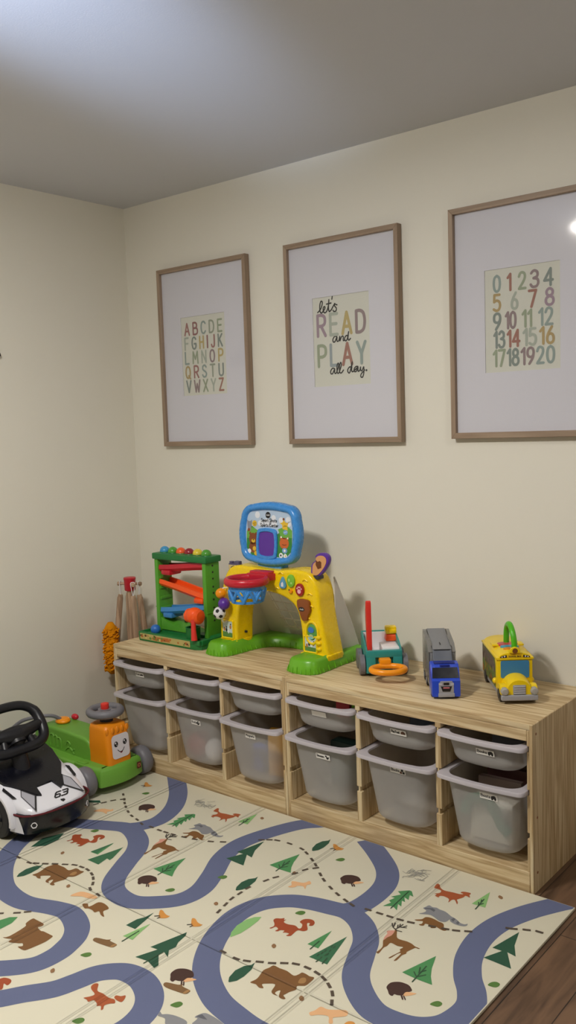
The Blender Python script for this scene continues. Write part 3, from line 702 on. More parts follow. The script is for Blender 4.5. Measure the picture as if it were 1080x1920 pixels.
# ------------------------------------------------------------------ play mat
MC = dict(fox='#a35431', grey='#85868a', dgrey='#5e5f66', brown='#7c552f', pink='#cf9583', ink='#47423c', green='#4c8a55', dk='#35503a', dbrown='#46302b', peach='#dfae80', leaf='#56793c',
          dgreen='#2c5440', lgreen='#86b672', mgreen='#37694a', red='#9d4a2c', bear='#7a5532', tan='#a07a4e', orange='#cf8f46', wood='#7a5c3c', nut='#8d6a4a', sc='#9c9b94', road='#606888', dash='#54493e', cream='#d6d1bc')
names = list(MC); fm = [foam('foam_'+n, MC[n]) for n in names]; ix = {n: i for i, n in enumerate(names)}
mx0, mx1, my0, my1, mh = .325, 2.325, -2.35, -.456, .009
mb = MB(); mb.m = ix['cream']; mb.box(mx0, mx1, my0, my1, .0005, mh, .003)
def at(z): return lambda x, y: (x, y, z)
def clip(P, x0, x1, y0, y1):
    """Sutherland-Hodgman against the mat's outline"""
    for ax, lim, sg in ((0, x0, 1), (0, x1, -1), (1, y0, 1), (1, y1, -1)):
        out = []
        for i in range(len(P)):
            a, b = P[i-1], P[i]; ia = (a[ax]-lim)*sg >= 0; ib = (b[ax]-lim)*sg >= 0
            if ia != ib:
                t = (lim-a[ax])/(b[ax]-a[ax]); out.append((a[0]+t*(b[0]-a[0]), a[1]+t*(b[1]-a[1])))
            if ib: out.append((b[0], b[1]))
        P = out
        if not P: return P
    return P
e_ = .003
tmp = MB()
for li, line in enumerate(ROADS.strip().split('\n')):
    P = [tuple(int(v)/1000 for v in q.split(',')) for q in line.split()]
    tmp.ribbon(cr(P, 8), .072, at(mh+.0002+.00004*li), caps=False, lift=0)
for f in tmp.f:
    Q = clip([(tmp.v[i].x, tmp.v[i].y) for i in f], mx0+e_, mx1-e_, my0+e_, my1-e_)
    if len(Q) > 2: mb.flat(Q, at(tmp.v[f[0]].z), ix['road'])
SMOOTH = set('fox grey brown pink dbrown peach leaf red bear tan orange wood nut'.split())
for k, line in enumerate(ART.strip().split('\n')):
    c, *q = line.split(' '); P = [tuple(int(v)/1000 for v in s.split(',')) for s in q]
    z = mh+.0005+.0000008*k
    if c[0] == '#':
        w = {'3': .0035, '2': .0018}[c[-1]]; mb.ribbon(cr(P, 4) if len(P) > 2 else P, w, at(z+.0004), ix[c[1:-1]])
    else:
        if c in SMOOTH: P = [tuple(p) for p in cr(P, 3, True)]
        P = clip(P, mx0+e_, mx1-e_, my0+e_, my1-e_)
        if len(P) > 2: mb.flat(P, at(z), ix[c])
for line in DASHES.strip().split('\n'):
    P = [Vector([int(v)/1000 for v in q.split(',')]) for q in line.split()]
    for i, p in enumerate(P):
        t = (P[min(i+1, len(P)-1)]-P[max(i-1, 0)]).normalized()
        if mx0+.03 < p.x < mx1-.02 and p.y < my1-.02: mb.ribbon([p-t*.011, p+t*.011], .0085, at(mh+.0008), ix['dash'], caps=False)
pm = mb.build('play_mat', fm)
tag(pm, 'cream folding foam play mat printed with blue roads, forest animals and trees', 'play mat')
GZ = mh

# ------------------------------------------------------------------ picture frames
FH, FW, FB, FD = .786, .534, .0175, .03
def wrd(mb, txt, x0, x1, z0, z1, w, y, mats):
    pass
def picture(x, z, label):
    t = thing('framed_print', label, 'framed print', (x, 0, z), 0, 'framed nursery prints on the wall')
    mb = MB()
    o = [(0, 0), (FW, 0), (FW, FH), (0, FH)]; i_ = [(FB, FB+.003), (FW-FB, FB+.003), (FW-FB, FH-FB-.001), (FB, FH-FB-.001)]
    for k in range(4):
        a, b, c, d = o[k], o[(k+1) % 4], i_[(k+1) % 4], i_[k]
        mb.m = k % 2
        mb.prism([a, b, c, d], -FD, -.002, 'y', .0012, 1)
    mb.build('moulding', [oak_x, oak_z], t)
    mb = MB(); mb.box(FB, FW-FB, -.012, -.004, FB, FH-FB)
    # bevelled window of the mat board
    px0, px1, pz0, pz1 = .128, .394, .222, .565
    mb2 = MB()
    for a, b, c, d in (((FB, FB), (FW-FB, FB), (px1, pz0), (px0, pz0)), ((FW-FB, FB), (FW-FB, FH-FB), (px1, pz1), (px1, pz0)), ((FW-FB, FH-FB), (FB, FH-FB), (px0, pz1), (px1, pz1)), ((FB, FH-FB), (FB, FB), (px0, pz0), (px0, pz1))):
        mb2.prism([a, b, c, d], -.0145, -.012, 'y')
    mb2.build('mat_board', matboard, t)
    mb = MB(); mb.box(FB, FW-FB, -.0215, -.0203, FB, FH-FB); mb.build('glass_pane', glass, t)
    return t
PC = dict(A='#a06a66', B='#935f5e', t='#8fa39e', g='#98a28e', s='#adb7aa', m='#907a7e', o='#b59a62', p='#9f8698', r='#a0695a', b='#95a2aa', y='#bfa965', d='#7f8c87', e='#98a68a')  # letter colours, lightened to hold the veil of reflections on the glass
def faded(h): return '#'+''.join('%02x' % round(int(h[i:i+2], 16)*.78+g*.22) for i, g in ((1, 150), (3, 147), (5, 140)))  # greys the letters further, on top of the glass haze in their colour
pcn = list(PC); pcm = [pr('letter_'+k, faded(PC[k])) for k in pcn]
def art_print(t, fill):
    mb = MB(); mb.m = 0
    mb.box(.120, .402, -.0118, -.0105, .212, .575)
    fr = lambda u, v: (u, -.0121, v)
    fill(mb, fr)
    mb.build('art_print', [paper, ink]+pcm, t)
def ci(k): return 2+pcn.index(k)
def rows_print(rows):
    def fill(mb, fr):
        for z, h, items in rows:
            for txt, x, c, w in items:
                xx = x
                for ch in txt:
                    xx += glyph(mb, ch, xx, z, h, .0082, fr, ci(c), w)+.012
    return fill
# alphabet
fa = picture(.2321, 1.3391, 'oak framed print of the A to Z alphabet in five rows')
alpha = [('ABCDE', .150, .374, 'ABtge'), ('FGHIJK', .148, .374, 'sdyBAd'), ('LMNOP', .147, .350, 'tesmy'), ('QRSTU', .147, .374, 'oAtgd'), ('VWXYZ', .149, .372, 'dmesr')]
def alpha_fill(mb, fr):
    for k, (row, x0, x1, cs) in enumerate(alpha):
        z = .487-.0625*k; h = .05; sx = .92 if len(row) < 6 else .84
        ws = [max(p[0] for st in GL[c] if st != 'c' for p in st)*h*sx for c in row]
        if row[-1] == 'P': x1 = .374
        gap = (x1-x0-sum(ws))/(len(row)-1); x = x0
        for c, w, co in zip(row, ws, cs):
            glyph(mb, c, x, z, h, .0082, fr, ci(co), sx); x += w+gap
art_print(fa, alpha_fill)
# read and play
fb = picture(.9716, 1.3391, 'oak framed print reading let us read and play all day')
def script(mb, P, fr, w=.005): mb.ribbon(cr(P, 6), w, fr, 1)
def read_fill(mb, fr):
    def big(txt, z, cs):
        h = .079; x0, x1 = .150, .372
        sx = .86; ws = [max(p[0] for st in GL[c] if st != 'c' for p in st)*h*sx for c in txt]
        gap = (x1-x0-sum(ws))/(len(txt)-1); x = x0
        for c, w, co in zip(txt, ws, cs): glyph(mb, c, x, z, h, .0125, fr, ci(co), sx); x += w+gap
    big('READ', .418, 'psym'); big('PLAY', .301, 'ebrt')
    def S(P, ox, oz, s=1.): script(mb, [(ox+x*s, oz+z*s) for x, z in P], fr)
    # let's
    S([(0, .004), (.016, .018), (.024, .040), (.018, .046), (.012, .034), (.011, .010), (.018, .001), (.028, .008), (.036, .018), (.034, .024), (.028, .020), (.028, .006), (.036, 0), (.046, .008), (.054, .030), (.056, .048), (.053, .020), (.056, .003), (.066, .008)], .152, .505)
    S([(.044, .032), (.066, .034)], .152, .505)
    S([(.066, .008), (.080, .026), (.084, .030), (.082, .022), (.090, .012), (.088, .002), (.078, .001), (.074, .006)], .152, .505)
    S([(.088, .026), (.094, .024)], .152, .505)
    S([(.072, .056), (.070, .046)], .152, .507)
    # and
    S([(.022, .020), (.012, .022), (.003, .012), (.004, .002), (.012, .002), (.022, .018), (.022, .004), (.030, .004), (.036, .020), (.036, .003), (.044, .018), (.052, .018), (.052, .003), (.060, .005)], .219, .389)
    S([(.082, .018), (.072, .020), (.064, .010), (.068, .001), (.076, .006), (.084, .034), (.080, .012), (.084, .002), (.092, .008)], .213, .389)
    # all
    S([(.022, .020), (.012, .022), (.003, .012), (.004, .002), (.012, .002), (.022, .018), (.022, .004), (.030, .004), (.042, .030), (.040, .040), (.034, .030), (.034, .006), (.042, .003), (.054, .030), (.052, .042), (.046, .030), (.046, .006), (.054, .002), (.064, .012)], .204, .268)
    # day.
    S([(.022, .018), (.012, .022), (.002, .012), (.004, .002), (.012, .002), (.024, .040), (.020, .012), (.024, .003), (.034, .008), (.050, .020), (.040, .021), (.032, .012), (.034, .003), (.042, .004), (.050, .018), (.050, .004), (.058, .006), (.062, .018)], .286, .268)
    S([(.062, .018), (.062, .008), (.068, .004), (.076, .018), (.076, -.004), (.070, -.020), (.062, -.018), (.064, -.008), (.080, .006)], .286, .268)
    mb.disc((.3745, .2725), .0042, lambda u, v: (u, -.0124, v), 1)
art_print(fb, read_fill)
# numbers
fc = picture(1.7112, 1.3474, 'oak framed print of the numbers 0 to 20 in five rows')
numrows = [(.491, [('0', .157, .188, 't'), ('1', .208, .226, 'r'), ('2', .247, .279, 'e'), ('3', .289, .324, 'm'), ('4', .336, .373, 'd')]),
           (.428, [('5', .156, .188, 'o'), ('6', .220, .250, 's'), ('7', .283, .316, 'r'), ('8', .341, .375, 'p')]),
           (.366, [('9', .156, .188, 'd'), ('10', .200, .243, 'm'), ('11', .260, .298, 'e'), ('12', .318, .371, 't')]),
           (.305, [('13', .157, .202, 'd'), ('14', .206, .256, 'r'), ('15', .263, .314, 's'), ('16', .321, .375, 'o')]),
           (.243, [('17', .154, .203, 'e'), ('18', .205, .252, 'd'), ('19', .255, .306, 'm'), ('20', .309, .376, 't')])]
def num_fill(mb, fr):
    for z, items in numrows:
        for txt, x0, x1, c in items:
            word(mb, txt, x0+.0042, z, .052, .0088, fr, ci(c), gap=.24 if txt != '20' else .3, width=x1-x0-.0088)
art_print(fc, num_fill)

# small dark fitting at the left edge of the view
mb = MB(); mb.prism([tuple(p) for p in cr([(-.79, 1.83), (-.745, 1.80), (-.718, 1.76), (-.710, 1.742), (-.718, 1.736), (-.78, 1.74), (-.83, 1.75), (-.84, 1.80)], 4, True)], .002, .02, 'x', .003)
w = mb.build('wall_hook', black_p); tag(w, 'small dark hook on the left wall, mostly out of view', 'hook')

# ------------------------------------------------------------------ shelf units
XC, UW, UD, UH = .3145, .94, .44, .52
SLOT = (.444, .312, .180); SH = .0085
def shelf(x0, label, caps):
    t = thing('toy_storage_shelf', label, 'shelf', (x0, -.01, 0), 0, 'low pine toy shelves')
    d = -UD
    mb = MB(); mb.box(.0015, UW-.0015, d+.0005, 0, UH-.018, UH, .0025); mb.build('top_board', pine_x, t)
    mb = MB(); mb.box(.0185, UW-.0185, d, d+.018, UH-.052, UH-.0185, .0015, 1); mb.build('front_rail', pine_x, t)
    def stack(x, sgn, thick, core):
        """panel with sawn runners: three thick pieces over a thin core"""
        mb = MB(); z0 = .066; zs = [z0]
        for s in SLOT[::-1]: zs += [s-SH, s+SH]
        zs += [UH-.0185]
        a, b = (x, x+thick)
        for k in range(0, len(zs), 2): mb.box(a, b, d+.0005, -.008, zs[k], zs[k+1], .0018, 1)
        mb.box(*core, d+.002, -.008, z0, UH-.02)
        return mb
    for side in (0, 1):
        mb = MB(); xa = 0 if side == 0 else UW-.0105
        mb.box(xa, xa+.0105, d, 0, 0, UH-.0005, .0015, 1)
        s = stack(.0100 if side == 0 else UW-.0185, 0, .0085, (.0100, .0115) if side == 0 else (UW-.0115, UW-.0100)); mb.v_off = 0
        o = len(mb.v); mb.v += s.v; mb.f += [tuple(i+o for i in f) for f in s.f]; mb.mi += s.mi
        mb.build('side_panel', pine_z, t)
    cw = (UW-.037-.04)/3
    for k in (1, 2):
        xa = .0185+cw*k+.02*(k-1); s = stack(xa, 0, .02, (xa+.007, xa+.013)); s.build('divider', pine_z, t)
    mb = MB(); mb.box(.0185, UW-.0185, d+.014, 0, .050, .066, .001, 1); mb.build('bottom_board', pine_x, t)
    mb = MB(); mb.box(.0112, UW-.0112, d-.0006, d+.014, .003, .0675, .0015, 1); mb.build('plinth', pine_x, t)
    mb = MB(); mb.box(.0185, UW-.0185, -.008, -.001, .066, UH-.019); mb.build('back_panel', pine_x, t)
    # dowel plugs on the outer side
    if caps:
        for z, y in ((.487, d+.025), (.487, -.05), (.06, d+.03), (.06, -.06), (.23, d+.03), (.27, -.04)):
            mb = MB(); mb.cyl((UW-.002, y, z), (UW+.0006, y, z), .0042, n=14); mb.build('screw_cap', brown_p, t)
    return t, cw
s1, CW = shelf(XC, 'low pine toy shelf of six bins, the one in the corner under the basketball toy', False)
s2, CW = shelf(XC+UW+.001, 'low pine toy shelf of six bins, the one carrying three toy vehicles', True)

# ------------------------------------------------------------------ bins
LAB = [matboard, ink, pr('icon_brown', '#6b4a3a'), pr('sticker_white', '#efece8')]
def icon(mb, kind, cx, cz, fr):
    if kind == 'blocks':
        for a, b, c in ((-.005, -.004, 2), (.005, -.004, 1), (0, .004, 1)): mb.flat([(cx+a-.0042, cz+b-.0038), (cx+a+.0042, cz+b-.0038), (cx+a+.0042, cz+b+.0038), (cx+a-.0042, cz+b+.0038)], fr, c)
    elif kind == 'dino':
        mb.flat([(cx-.008, cz+.006), (cx-.002, cz+.007), (cx, cz+.002), (cx+.006, cz+.002), (cx+.009, cz+.005), (cx+.007, cz-.003), (cx+.003, cz-.007), (cx-.003, cz-.006), (cx-.004, cz), (cx-.008, cz+.002)], fr, 1)
    elif kind == 'ball':
        mb.disc((cx, cz), .0075, fr, 1); mb.disc((cx+.001, cz+.002), .0022, lambda u, v: tuple(Vector(fr(u, v))+Vector((0, -.0001, 0))), 3)
    elif kind == 'shell':
        mb.flat([(cx+.009*math.cos(a), cz-.004+.011*math.sin(a)) for a in [PI*k/12 for k in range(13)]], fr, 2)
    elif kind == 'truck':
        mb.flat([(cx-.009, cz-.004), (cx-.009, cz+.003), (cx-.003, cz+.006), (cx+.003, cz+.007), (cx+.008, cz+.002), (cx+.009, cz-.004)], fr, 1)
        mb.disc((cx-.005, cz-.005), .003, fr, 1); mb.disc((cx+.005, cz-.005), .003, fr, 1)
    elif kind == 'car':
        mb.flat([(cx-.007, cz-.003), (cx-.008, cz), (cx-.003, cz+.003), (cx+.004, cz+.003), (cx+.008, cz), (cx+.007, cz-.003)], fr, 1)
def make_bin(name, h, sticker, label, loc, group):
    t = thing(name, label, 'storage bin', loc, 0, group)
    # local: lip top at z = 0, front at y = 0, body runs to +y
    Dp, W = .405, .294
    tw, bw = .127, (.127-.0235 if h > .15 else .116); td, bd = .190, (.190-.024 if h > .15 else .176)
    cy = Dp/2; r = .05
    def ring(hw, hd, rr, z, n=8, oy=0): return [(p[0], cy+oy+p[1], z) for p in rrect(hw, hd, rr, n, .004)]
    mb = MB()
    lo, li = rrect(W/2, Dp/2, .022, 8, .008), rrect(tw-.004, td-.004, .046, 8, .006)
    R = lambda P, z, g=0: [(p[0]*(1+g/W*2), cy+p[1]*(1+g/Dp*2), z) for p in P]
    # flange with a rolled rim
    seq = [R(lo, -.013), R(lo, -.003, .0008), R(lo, 0, -.001), R(li, -.0005), R(li, -.006, -.002)]
    mb.m = 1; mb.loft(seq, False, False)
    mb.m = 0
    steps = 8; fil = .03
    def prof(off):
        out = []
        for k in range(steps+1):
            t_ = k/steps; out.append((tw+(bw-tw)*t_-off, td+(bd-td)*t_-off, -.006-(h-.006-fil)*t_))
        for k in range(1, 6):
            a = k/5*PI/2; out.append((bw-off-fil*.6*(1-math.cos(a)), bd-off-fil*.6*(1-math.cos(a)), -(h-fil)-fil*math.sin(a)+(off if off else 0)))
        return out
    inner = [ring(a, b, r-.004, z) for a, b, z in prof(.003)]
    outer = [ring(a, b, r, z) for a, b, z in prof(0)]
    mb.loft(inner, False, True, 2); mb.loft(outer, False, True)
    mb.m = 1; mb.loft([R(lo, -.013), R(rrect(tw, td, .05, 8, .004), -.0065)], False, False)
    mb.build('bin_body', bin_m, t, 50)
    if sticker:
        txt, ic, sx0, wd, dz = sticker
        sl = ((td-bd)/(h-.03)); y0 = cy-td-.0042
        mb = MB(); hh = .0095
        zc = -dz
        fr0 = lambda off: (lambda u, v: (u, y0+(-v-.006)*sl-off, v))
        mb.flat([(sx0, zc-hh), (sx0+wd, zc-hh), (sx0+wd, zc+hh), (sx0, zc+hh)], fr0(.0012), 3)
        tw_ = wd*(.52 if ic else .8)
        if txt: word(mb, txt, sx0+.004, zc-.003, .0085, .0016, fr0(.0016), 1, width=tw_)
        if ic: icon(mb, ic, sx0+wd-.012, zc, fr0(.0016))
        mb.build('label_sticker', LAB, t)
    return t
YF = -.478
def cx_of(u, k): return XC+UW*u+.0185+CW/2+(CW+.02)*k
SM, BG = .093, .225
GS, GB = 'shallow frosted bins in the top row', 'deep frosted bins in the bottom row'
bins = [
 (0, 0, 'S', ('Cars', 'car', -.01, .05, .035), 'shallow frosted bin with a small car sticker, in the top corner compartment'),
 (0, 1, 'S', None, 'shallow frosted bin without a sticker, in the middle top of the corner shelf'),
 (0, 2, 'S', None, 'shallow frosted bin without a sticker, above the deep Magnets bin'),
 (0, 0, 'B', None, 'deep frosted bin without a sticker, behind the orange lawn mower column'),
 (0, 1, 'B', ('Balls', 'ball', -.005, .05, .048), 'deep frosted bin with a Balls sticker and round icon'),
 (0, 2, 'B', ('Magnets', None, -.015, .05, .040), 'deep frosted bin whose white sticker has a word and no picture'),
 (1, 0, 'S', ('', None, -.028, .062, .033), 'shallow frosted bin with a faded blank sticker, red and green toys inside'),
 (1, 1, 'S', ('Play Food', 'shell', -.012, .060, .036), 'shallow frosted bin whose sticker shows a brown domed picture'),
 (1, 2, 'S', ('Books', 'truck', -.012, .060, .038), 'shallow frosted bin with a word and dark icon, top right of all bins'),
 (1, 0, 'B', ('Dinosaurs', 'dino', -.006, .060, .045), 'deep frosted bin with a Dinosaurs sticker'),
 (1, 1, 'B', ('Blocks', 'blocks', -.010, .058, .028), 'deep frosted bin with a Blocks sticker of three stacked cubes'),
 (1, 2, 'B', ('Boats', 'truck', .003, .058, .038), 'deep frosted bin with a green curve showing through its front'),
]
for u, k, kind, st, lab in bins:
    jit = {(0, 0, 'B'): .0, (0, 1, 'B'): .012, (1, 0, 'B'): -.004}.get((u, k, kind), 0)
    pass
    nm = 'shallow_storage_bin' if kind == 'S' else 'deep_storage_bin'
    z = (SLOT[0] if kind == 'S' else SLOT[1])+.0065
    make_bin(nm, SM if kind == 'S' else BG, st, lab, (cx_of(u, k), YF+jit-(.006 if kind == 'B' else 0), z), GS if kind == 'S' else GB)

# things seen inside the bins
def inside(u, k, kind): return cx_of(u, k), YF+.06, (SLOT[0]-SM+.0125 if kind == 'S' else SLOT[1]-BG+.012)
x, y, z = inside(0, 1, 'B')
mb = MB(); mb.ball((0, 0, 0), .058); b = mb.build('toy_ball', lgrey_p); b.location = (x+.055, y+.13, z+.154); tag(b, 'grey ball showing over the rim of the Balls bin', 'ball')
mb = MB(); mb.ball((0, 0, 0), .05); b = mb.build('toy_ball', plastic('dusty_red', '#a8483f', .5)); b.location = (x-.045, y+.04, z+.052); tag(b, 'dull red ball low inside the Balls bin, seen through its front', 'ball')
mb = MB(); mb.ball((0, 0, 0), .045); b = mb.build('toy_ball', white_p); b.location = (x+.05, y+.035, z+.047); tag(b, 'white ball low inside the Balls bin, seen through its front', 'ball')
x, y, z = inside(0, 2, 'B')
def tile(name, x, y, z, s, m, lab, rz=.2, h=None):
    mb = MB(); mb.box(-s, s, -min(s*.6, .03), min(s*.6, .03), 0, h or s*1.2, s*.12); o = mb.build(name, m); o.location = (x, y, z); o.rotation_euler = (0, 0, rz); return tag(o, lab, 'toy block')
tile('toy_block', x+.042, y+.065, z+.002, .034, plastic('block_gold', '#d39a2a', .4), 'golden block inside the deep bin labelled by a word only, near its rim', .3, .175)
tile('toy_block', x-.045, y+.06, z+.002, .028, plastic('block_blue', '#3d62b8', .4), 'blue block behind the front of the deep bin labelled by a word only', -.2, .10)
x, y, z = inside(1, 0, 'S')
tile('toy_block', x-.005, y+.11, z, .025, red_p, 'red block inside the shallow bin with the faded sticker', .4, .075)
tile('toy_block', x+.06, y+.11, z, .022, green_p, 'green block inside the shallow bin with the faded sticker', -.3, .07)
x, y, z = inside(1, 1, 'S')
tile('toy_block', x+.025, y+.12, z, .050, plastic('navy_block', '#1b2740', .4), 'navy block inside the shallow bin with the brown domed picture', .1, .072)
x, y, z = inside(1, 2, 'S')
tile('toy_block', x+.02, y+.13, z, .055, black_p, 'black block inside the top right shallow bin', .15, .07)
x, y, z = inside(1, 0, 'B')
tile('toy_block', x+.01, y+.13, z, .075, plastic('deep_green_block', '#16302c', .5), 'dark green block filling the Dinosaurs bin', 0, .17)
x, y, z = inside(1, 2, 'B')
for k, (c, dy, a, hh, lab) in enumerate((('#5e3a36', .16, .03, .196, 'maroon book leaning in the bin with the green curve'), ('#7d6a62', .10, .05, .18, 'grey brown book in front of the maroon one'))):
    mb = MB(); mb.box(-.075, .068, -.011, .011, 0, hh, .002)
    mb2 = MB(); mb2.box(-.072, .0695, -.009, .009, .003, hh-.003)
    o = thing('picture_book', lab, 'book', (x, y+dy, z), a); mb.build('book_cover', plastic('cover_%d' % k, c, .5), o)
tile('toy_block', x+.0, y+.052, z+.002, .072, pr('cream_block', '#d8d4c8'), 'cream block behind the green curve in the deep right bin', .02, .13)
mb = MB(); mb.tube(cr([(-.075, 0, .085), (-.06, 0, .125), (-.01, 0, .14), (.03, 0, .105), (.05, 0, .07), (.075, 0, .048)], 8), .017, 12); o = mb.build('toy_track_piece', plastic('spruce_green', '#3f7f68', .5)); o.location = (x-.005, y+.006, z+.002); tag(o, 'green curved toy track piece seen through the right deep bin', 'toy track')
TOP = UH
def WB(t):
    """builder that takes room coordinates and stores them relative to the thing's base"""
    mb = MB(); mb.x = Matrix.Translation(-Vector(t.location)); return mb
def yf(y): return lambda u, v: (u, y, v)
# ------------------------------------------------------------------ basketball toy
t = thing('basketball_play_centre', 'yellow arch basketball toy with blue backboard and red hoop on the corner shelf', 'toy basketball hoop', (1.055, -.2, TOP))
mb = WB(t)
pl = [(.768, -.31), (.775, -.352), (.80, -.372), (.85, -.374), (.885, -.35), (.898, -.28), (.905, -.20), (.93, -.145), (.985, -.118), (1.06, -.11), (1.13, -.118), (1.175, -.15), (1.196, -.22), (1.204, -.30), (1.208, -.365), (1.232, -.392), (1.29, -.396), (1.335, -.375), (1.346, -.33), (1.343, -.22), (1.345, -.12), (1.335, -.055), (1.305, -.028), (1.2, -.024), (1.05, -.022), (.90, -.024), (.82, -.028), (.785, -.06), (.772, -.15)]
P = [tuple(p) for p in cr(pl, 3, True)]
c0 = Vector((1.055, -.2))
def ins(P, d):
    out = []; n = len(P)
    for i in range(n):
        a, b, c = Vector(P[i-1]), Vector(P[i]), Vector(P[(i+1) % n]); tt = (c-a).normalized(); out.append(tuple(b+Vector((-tt.y, tt.x))*d))
    return out
rings = []
for d, z in ((.002, .0), (0, .004), (.003, .014), (.010, .030), (.016, .038), (.024, .041)):
    rings.append([(x, y, TOP+z+(.012 if y < -.24 and z > .02 else 0)) for x, y in ins(P, d)])
mb.loft(rings)
for k in range(0, len(P), 1):      # moulded grass ticks round the rim
    a = ins(P, -.0005)[k]; b = ins(P, .004)[k]
    mb.cyl((a[0], a[1], TOP+.003), (b[0], b[1], TOP+.017+.004*(k % 3)), .0032, .0012, 8)
mb.build('grass_base', green_p, t, 50)
mb = WB(t)
out = [(.787, .555), (.79, .64), (.797, .72), (.812, .79), (.838, .845), (.88, .872), (.95, .873), (1.02, .868), (1.10, .868), (1.17, .876), (1.235, .872), (1.272, .848), (1.292, .80), (1.296, .755), (1.304, .70), (1.318, .63), (1.334, .555)]
inn = [(1.214, .555), (1.210, .62), (1.204, .68), (1.190, .725), (1.165, .752), (1.12, .772), (1.06, .783), (1.0, .782), (.95, .770), (.912, .742), (.892, .70), (.882, .64), (.878, .555)]
poly = [tuple(p) for p in cr(out, 4)]+[tuple(p) for p in cr(inn, 4)]
mb.prism(poly, -.285, -.185, 'y', .012, 3)
# flared sockets on the base
mb.box(.782, .883, -.294, -.20, .548, .571, .005); mb.box(1.209, 1.338, -.295, -.20, .548, .571, .005)
# raised ribs beside the right sticker and small moulded curls
for k in range(3): mb.ball((1.291, -.287, .590+.022*k), .010, 10, sc=(1.2, .8, .8))
for a, b, s in ((1.075, .853, 1), (1.12, .858, 1), (1.235, .84, 1), (1.255, .79, 1), (1.262, .745, .8), (1.245, .70, .7), (1.10, .80, .7)):
    mb.tube(cr([(a-.012*s, -.286, b), (a, -.288, b+.006*s), (a+.012*s, -.286, b-.001)], 4), .0028, 8)
# bezels
for (cx, cz, rx, rz) in ((1.2605, .648, .029, .041),): mb.torus((cx, -.285, cz), rx, .006, 'y', 32, 10, sy=rz/rx)
for (cx, cz, hx, hz) in ((1.252, .604, .030, .030), (.832, .612, .030, .036)):
    q = rrect(hx, hz, .006, 3); mb.tube([(cx+p[0], -.286, cz+p[1]) for p in q], .0045, 8, True)
mb.build('arch', yellow_p, t, 40)
# backboard
bcx, bcz, bw_, bh_ = 1.025, .999, .143, .113
def sq(hw, hh, r, n=8, bulge=.008): 
    out = []
    for x, z in rrect(hw, hh, r, n): out.append((x*(1+bulge*8*(1-(z/hh)**2)*.5 if False else 1), z))
    return out
def bul(hw, hh, r, b=.010):
    """rounded square with gently bowed sides"""
    Q = []
    base = rrect(hw, hh, r, 8)
    for i, p in enumerate(base):
        q = base[(i+1) % len(base)]; Q.append(tuple(p))
        if i % 9 == 8:
            dx, dz = q[0]-p[0], q[1]-p[1]; l = math.hypot(dx, dz)
            for k in range(1, 8):
                s = k/8; Q.append((p[0]+dx*s+dz/l*b*4*s*(1-s), p[1]+dz*s-dx/l*b*4*s*(1-s)))
    return Q
mb = WB(t)
tl = lambda z: (z-bcz)*.07       # the board leans back a little
def ringy(Q, y): return [(bcx+p[0], y+tl(bcz+p[1]), bcz+p[1]) for p in Q]
seq = [(bul(bw_-.006, bh_-.006, .05), -.205), (bul(bw_, bh_, .055), -.212), (bul(bw_, bh_, .055), -.236), (bul(bw_-.005, bh_-.005, .05), -.245), (bul(bw_-.013, bh_-.013, .046), -.249), (bul(bw_-.024, bh_-.022, .038, .007), -.246), (bul(bw_-.029, bh_-.027, .034, .006), -.236)]
mb.loft([ringy(a, b) for a, b in seq], True, False)
mb.prism([(.968, .846), (1.080, .846), (1.088, .900), (.960, .900)], -.240, -.196, 'y', .004)
mb.build('backboard', blue_p, t, 50)
mb = WB(t)
PM = [pr('board_sky', '#b7cbe0'), pr('board_cloud', '#e4e8ee'), pr('board_grass', '#3f8a3c'), pr('board_light_grass', '#6fae4a'), pr('board_brown', '#8a4f2c'), pr('board_tiger', '#cf6a34'), pr('board_yellow', '#e3bb3a'), pr('board_grey', '#8d8f98'), ink, pr('board_white', '#f2f2f2'), pr('board_dark', '#4a2a20'), pr('board_pale_blue', '#7fa8d8')]
hw, hh = bw_-.028, bh_-.026
mb.loft([ringy(bul(hw, hh, .034, .006), -.232), ringy(bul(hw, hh, .034, .006), -.236)])
def bf(n): return lambda u, v: (bcx+u, -.2362-.00025*n+tl(bcz+v), bcz+v)
hill = [(-hw, .005)]+[(-hw+2*hw*k/16, .012+.016*math.cos(k/16*2*PI)+.004*math.sin(k)) for k in range(1, 16)]+[(hw, .012), (hw, -hh+.028), (hw-.028, -hh), (-hw+.028, -hh), (-hw, -hh+.028)]
mb.flat(hill, bf(1), 2)
mb.flat([(-hw, .005), (-hw+.03, .024), (-.03, .0), (-.05, -.025), (-hw, -.02)], bf(2), 3); mb.flat([(.045, .02), (.09, .035), (hw, .018), (hw, -.01), (.06, -.01)], bf(2), 3)
for cx, cz, r in ((.022, .062, .012), (-.06, .072, .013), (.095, .058, .012), (.06, .055, .012), (-.01, .044, .022), (.02, .040, .02), (-.04, .04, .018), (.1, .042, .01)): mb.disc((cx, cz), r, bf(1.5), 1, 1.0 if r < .015 else .7)
# plain animal shapes: grey top left, yellow top right, brown bear, striped orange cat
mb.flat([(-.112, .03), (-.114, .052), (-.106, .046), (-.095, .047), (-.088, .053), (-.09, .03), (-.094, .008), (-.108, .010)], bf(3), 7); mb.disc((-.104, .012), .007, bf(4), 4)
mb.disc((-.075, .038), .012, bf(3), 6); mb.ribbon([(-.082, .038), (-.068, .04)], .0018, bf(4), 8); mb.ribbon([(-.080, .032), (-.07, .033)], .0018, bf(4), 8)
mb.flat([(.068, .022), (.066, .038), (.055, .044), (.068, .048), (.073, .058), (.083, .048), (.096, .046), (.092, .032), (.094, .018)], bf(3), 6); mb.disc((.073, .060), .005, bf(4), 4); mb.ribbon([(.074, .032), (.08, .035), (.088, .033)], .0016, bf(5), 8)
mb.disc((.083, .010), .011, bf(4), 11, .8); mb.ribbon([(.075, .008), (.091, .013)], .0015, bf(5), 9)
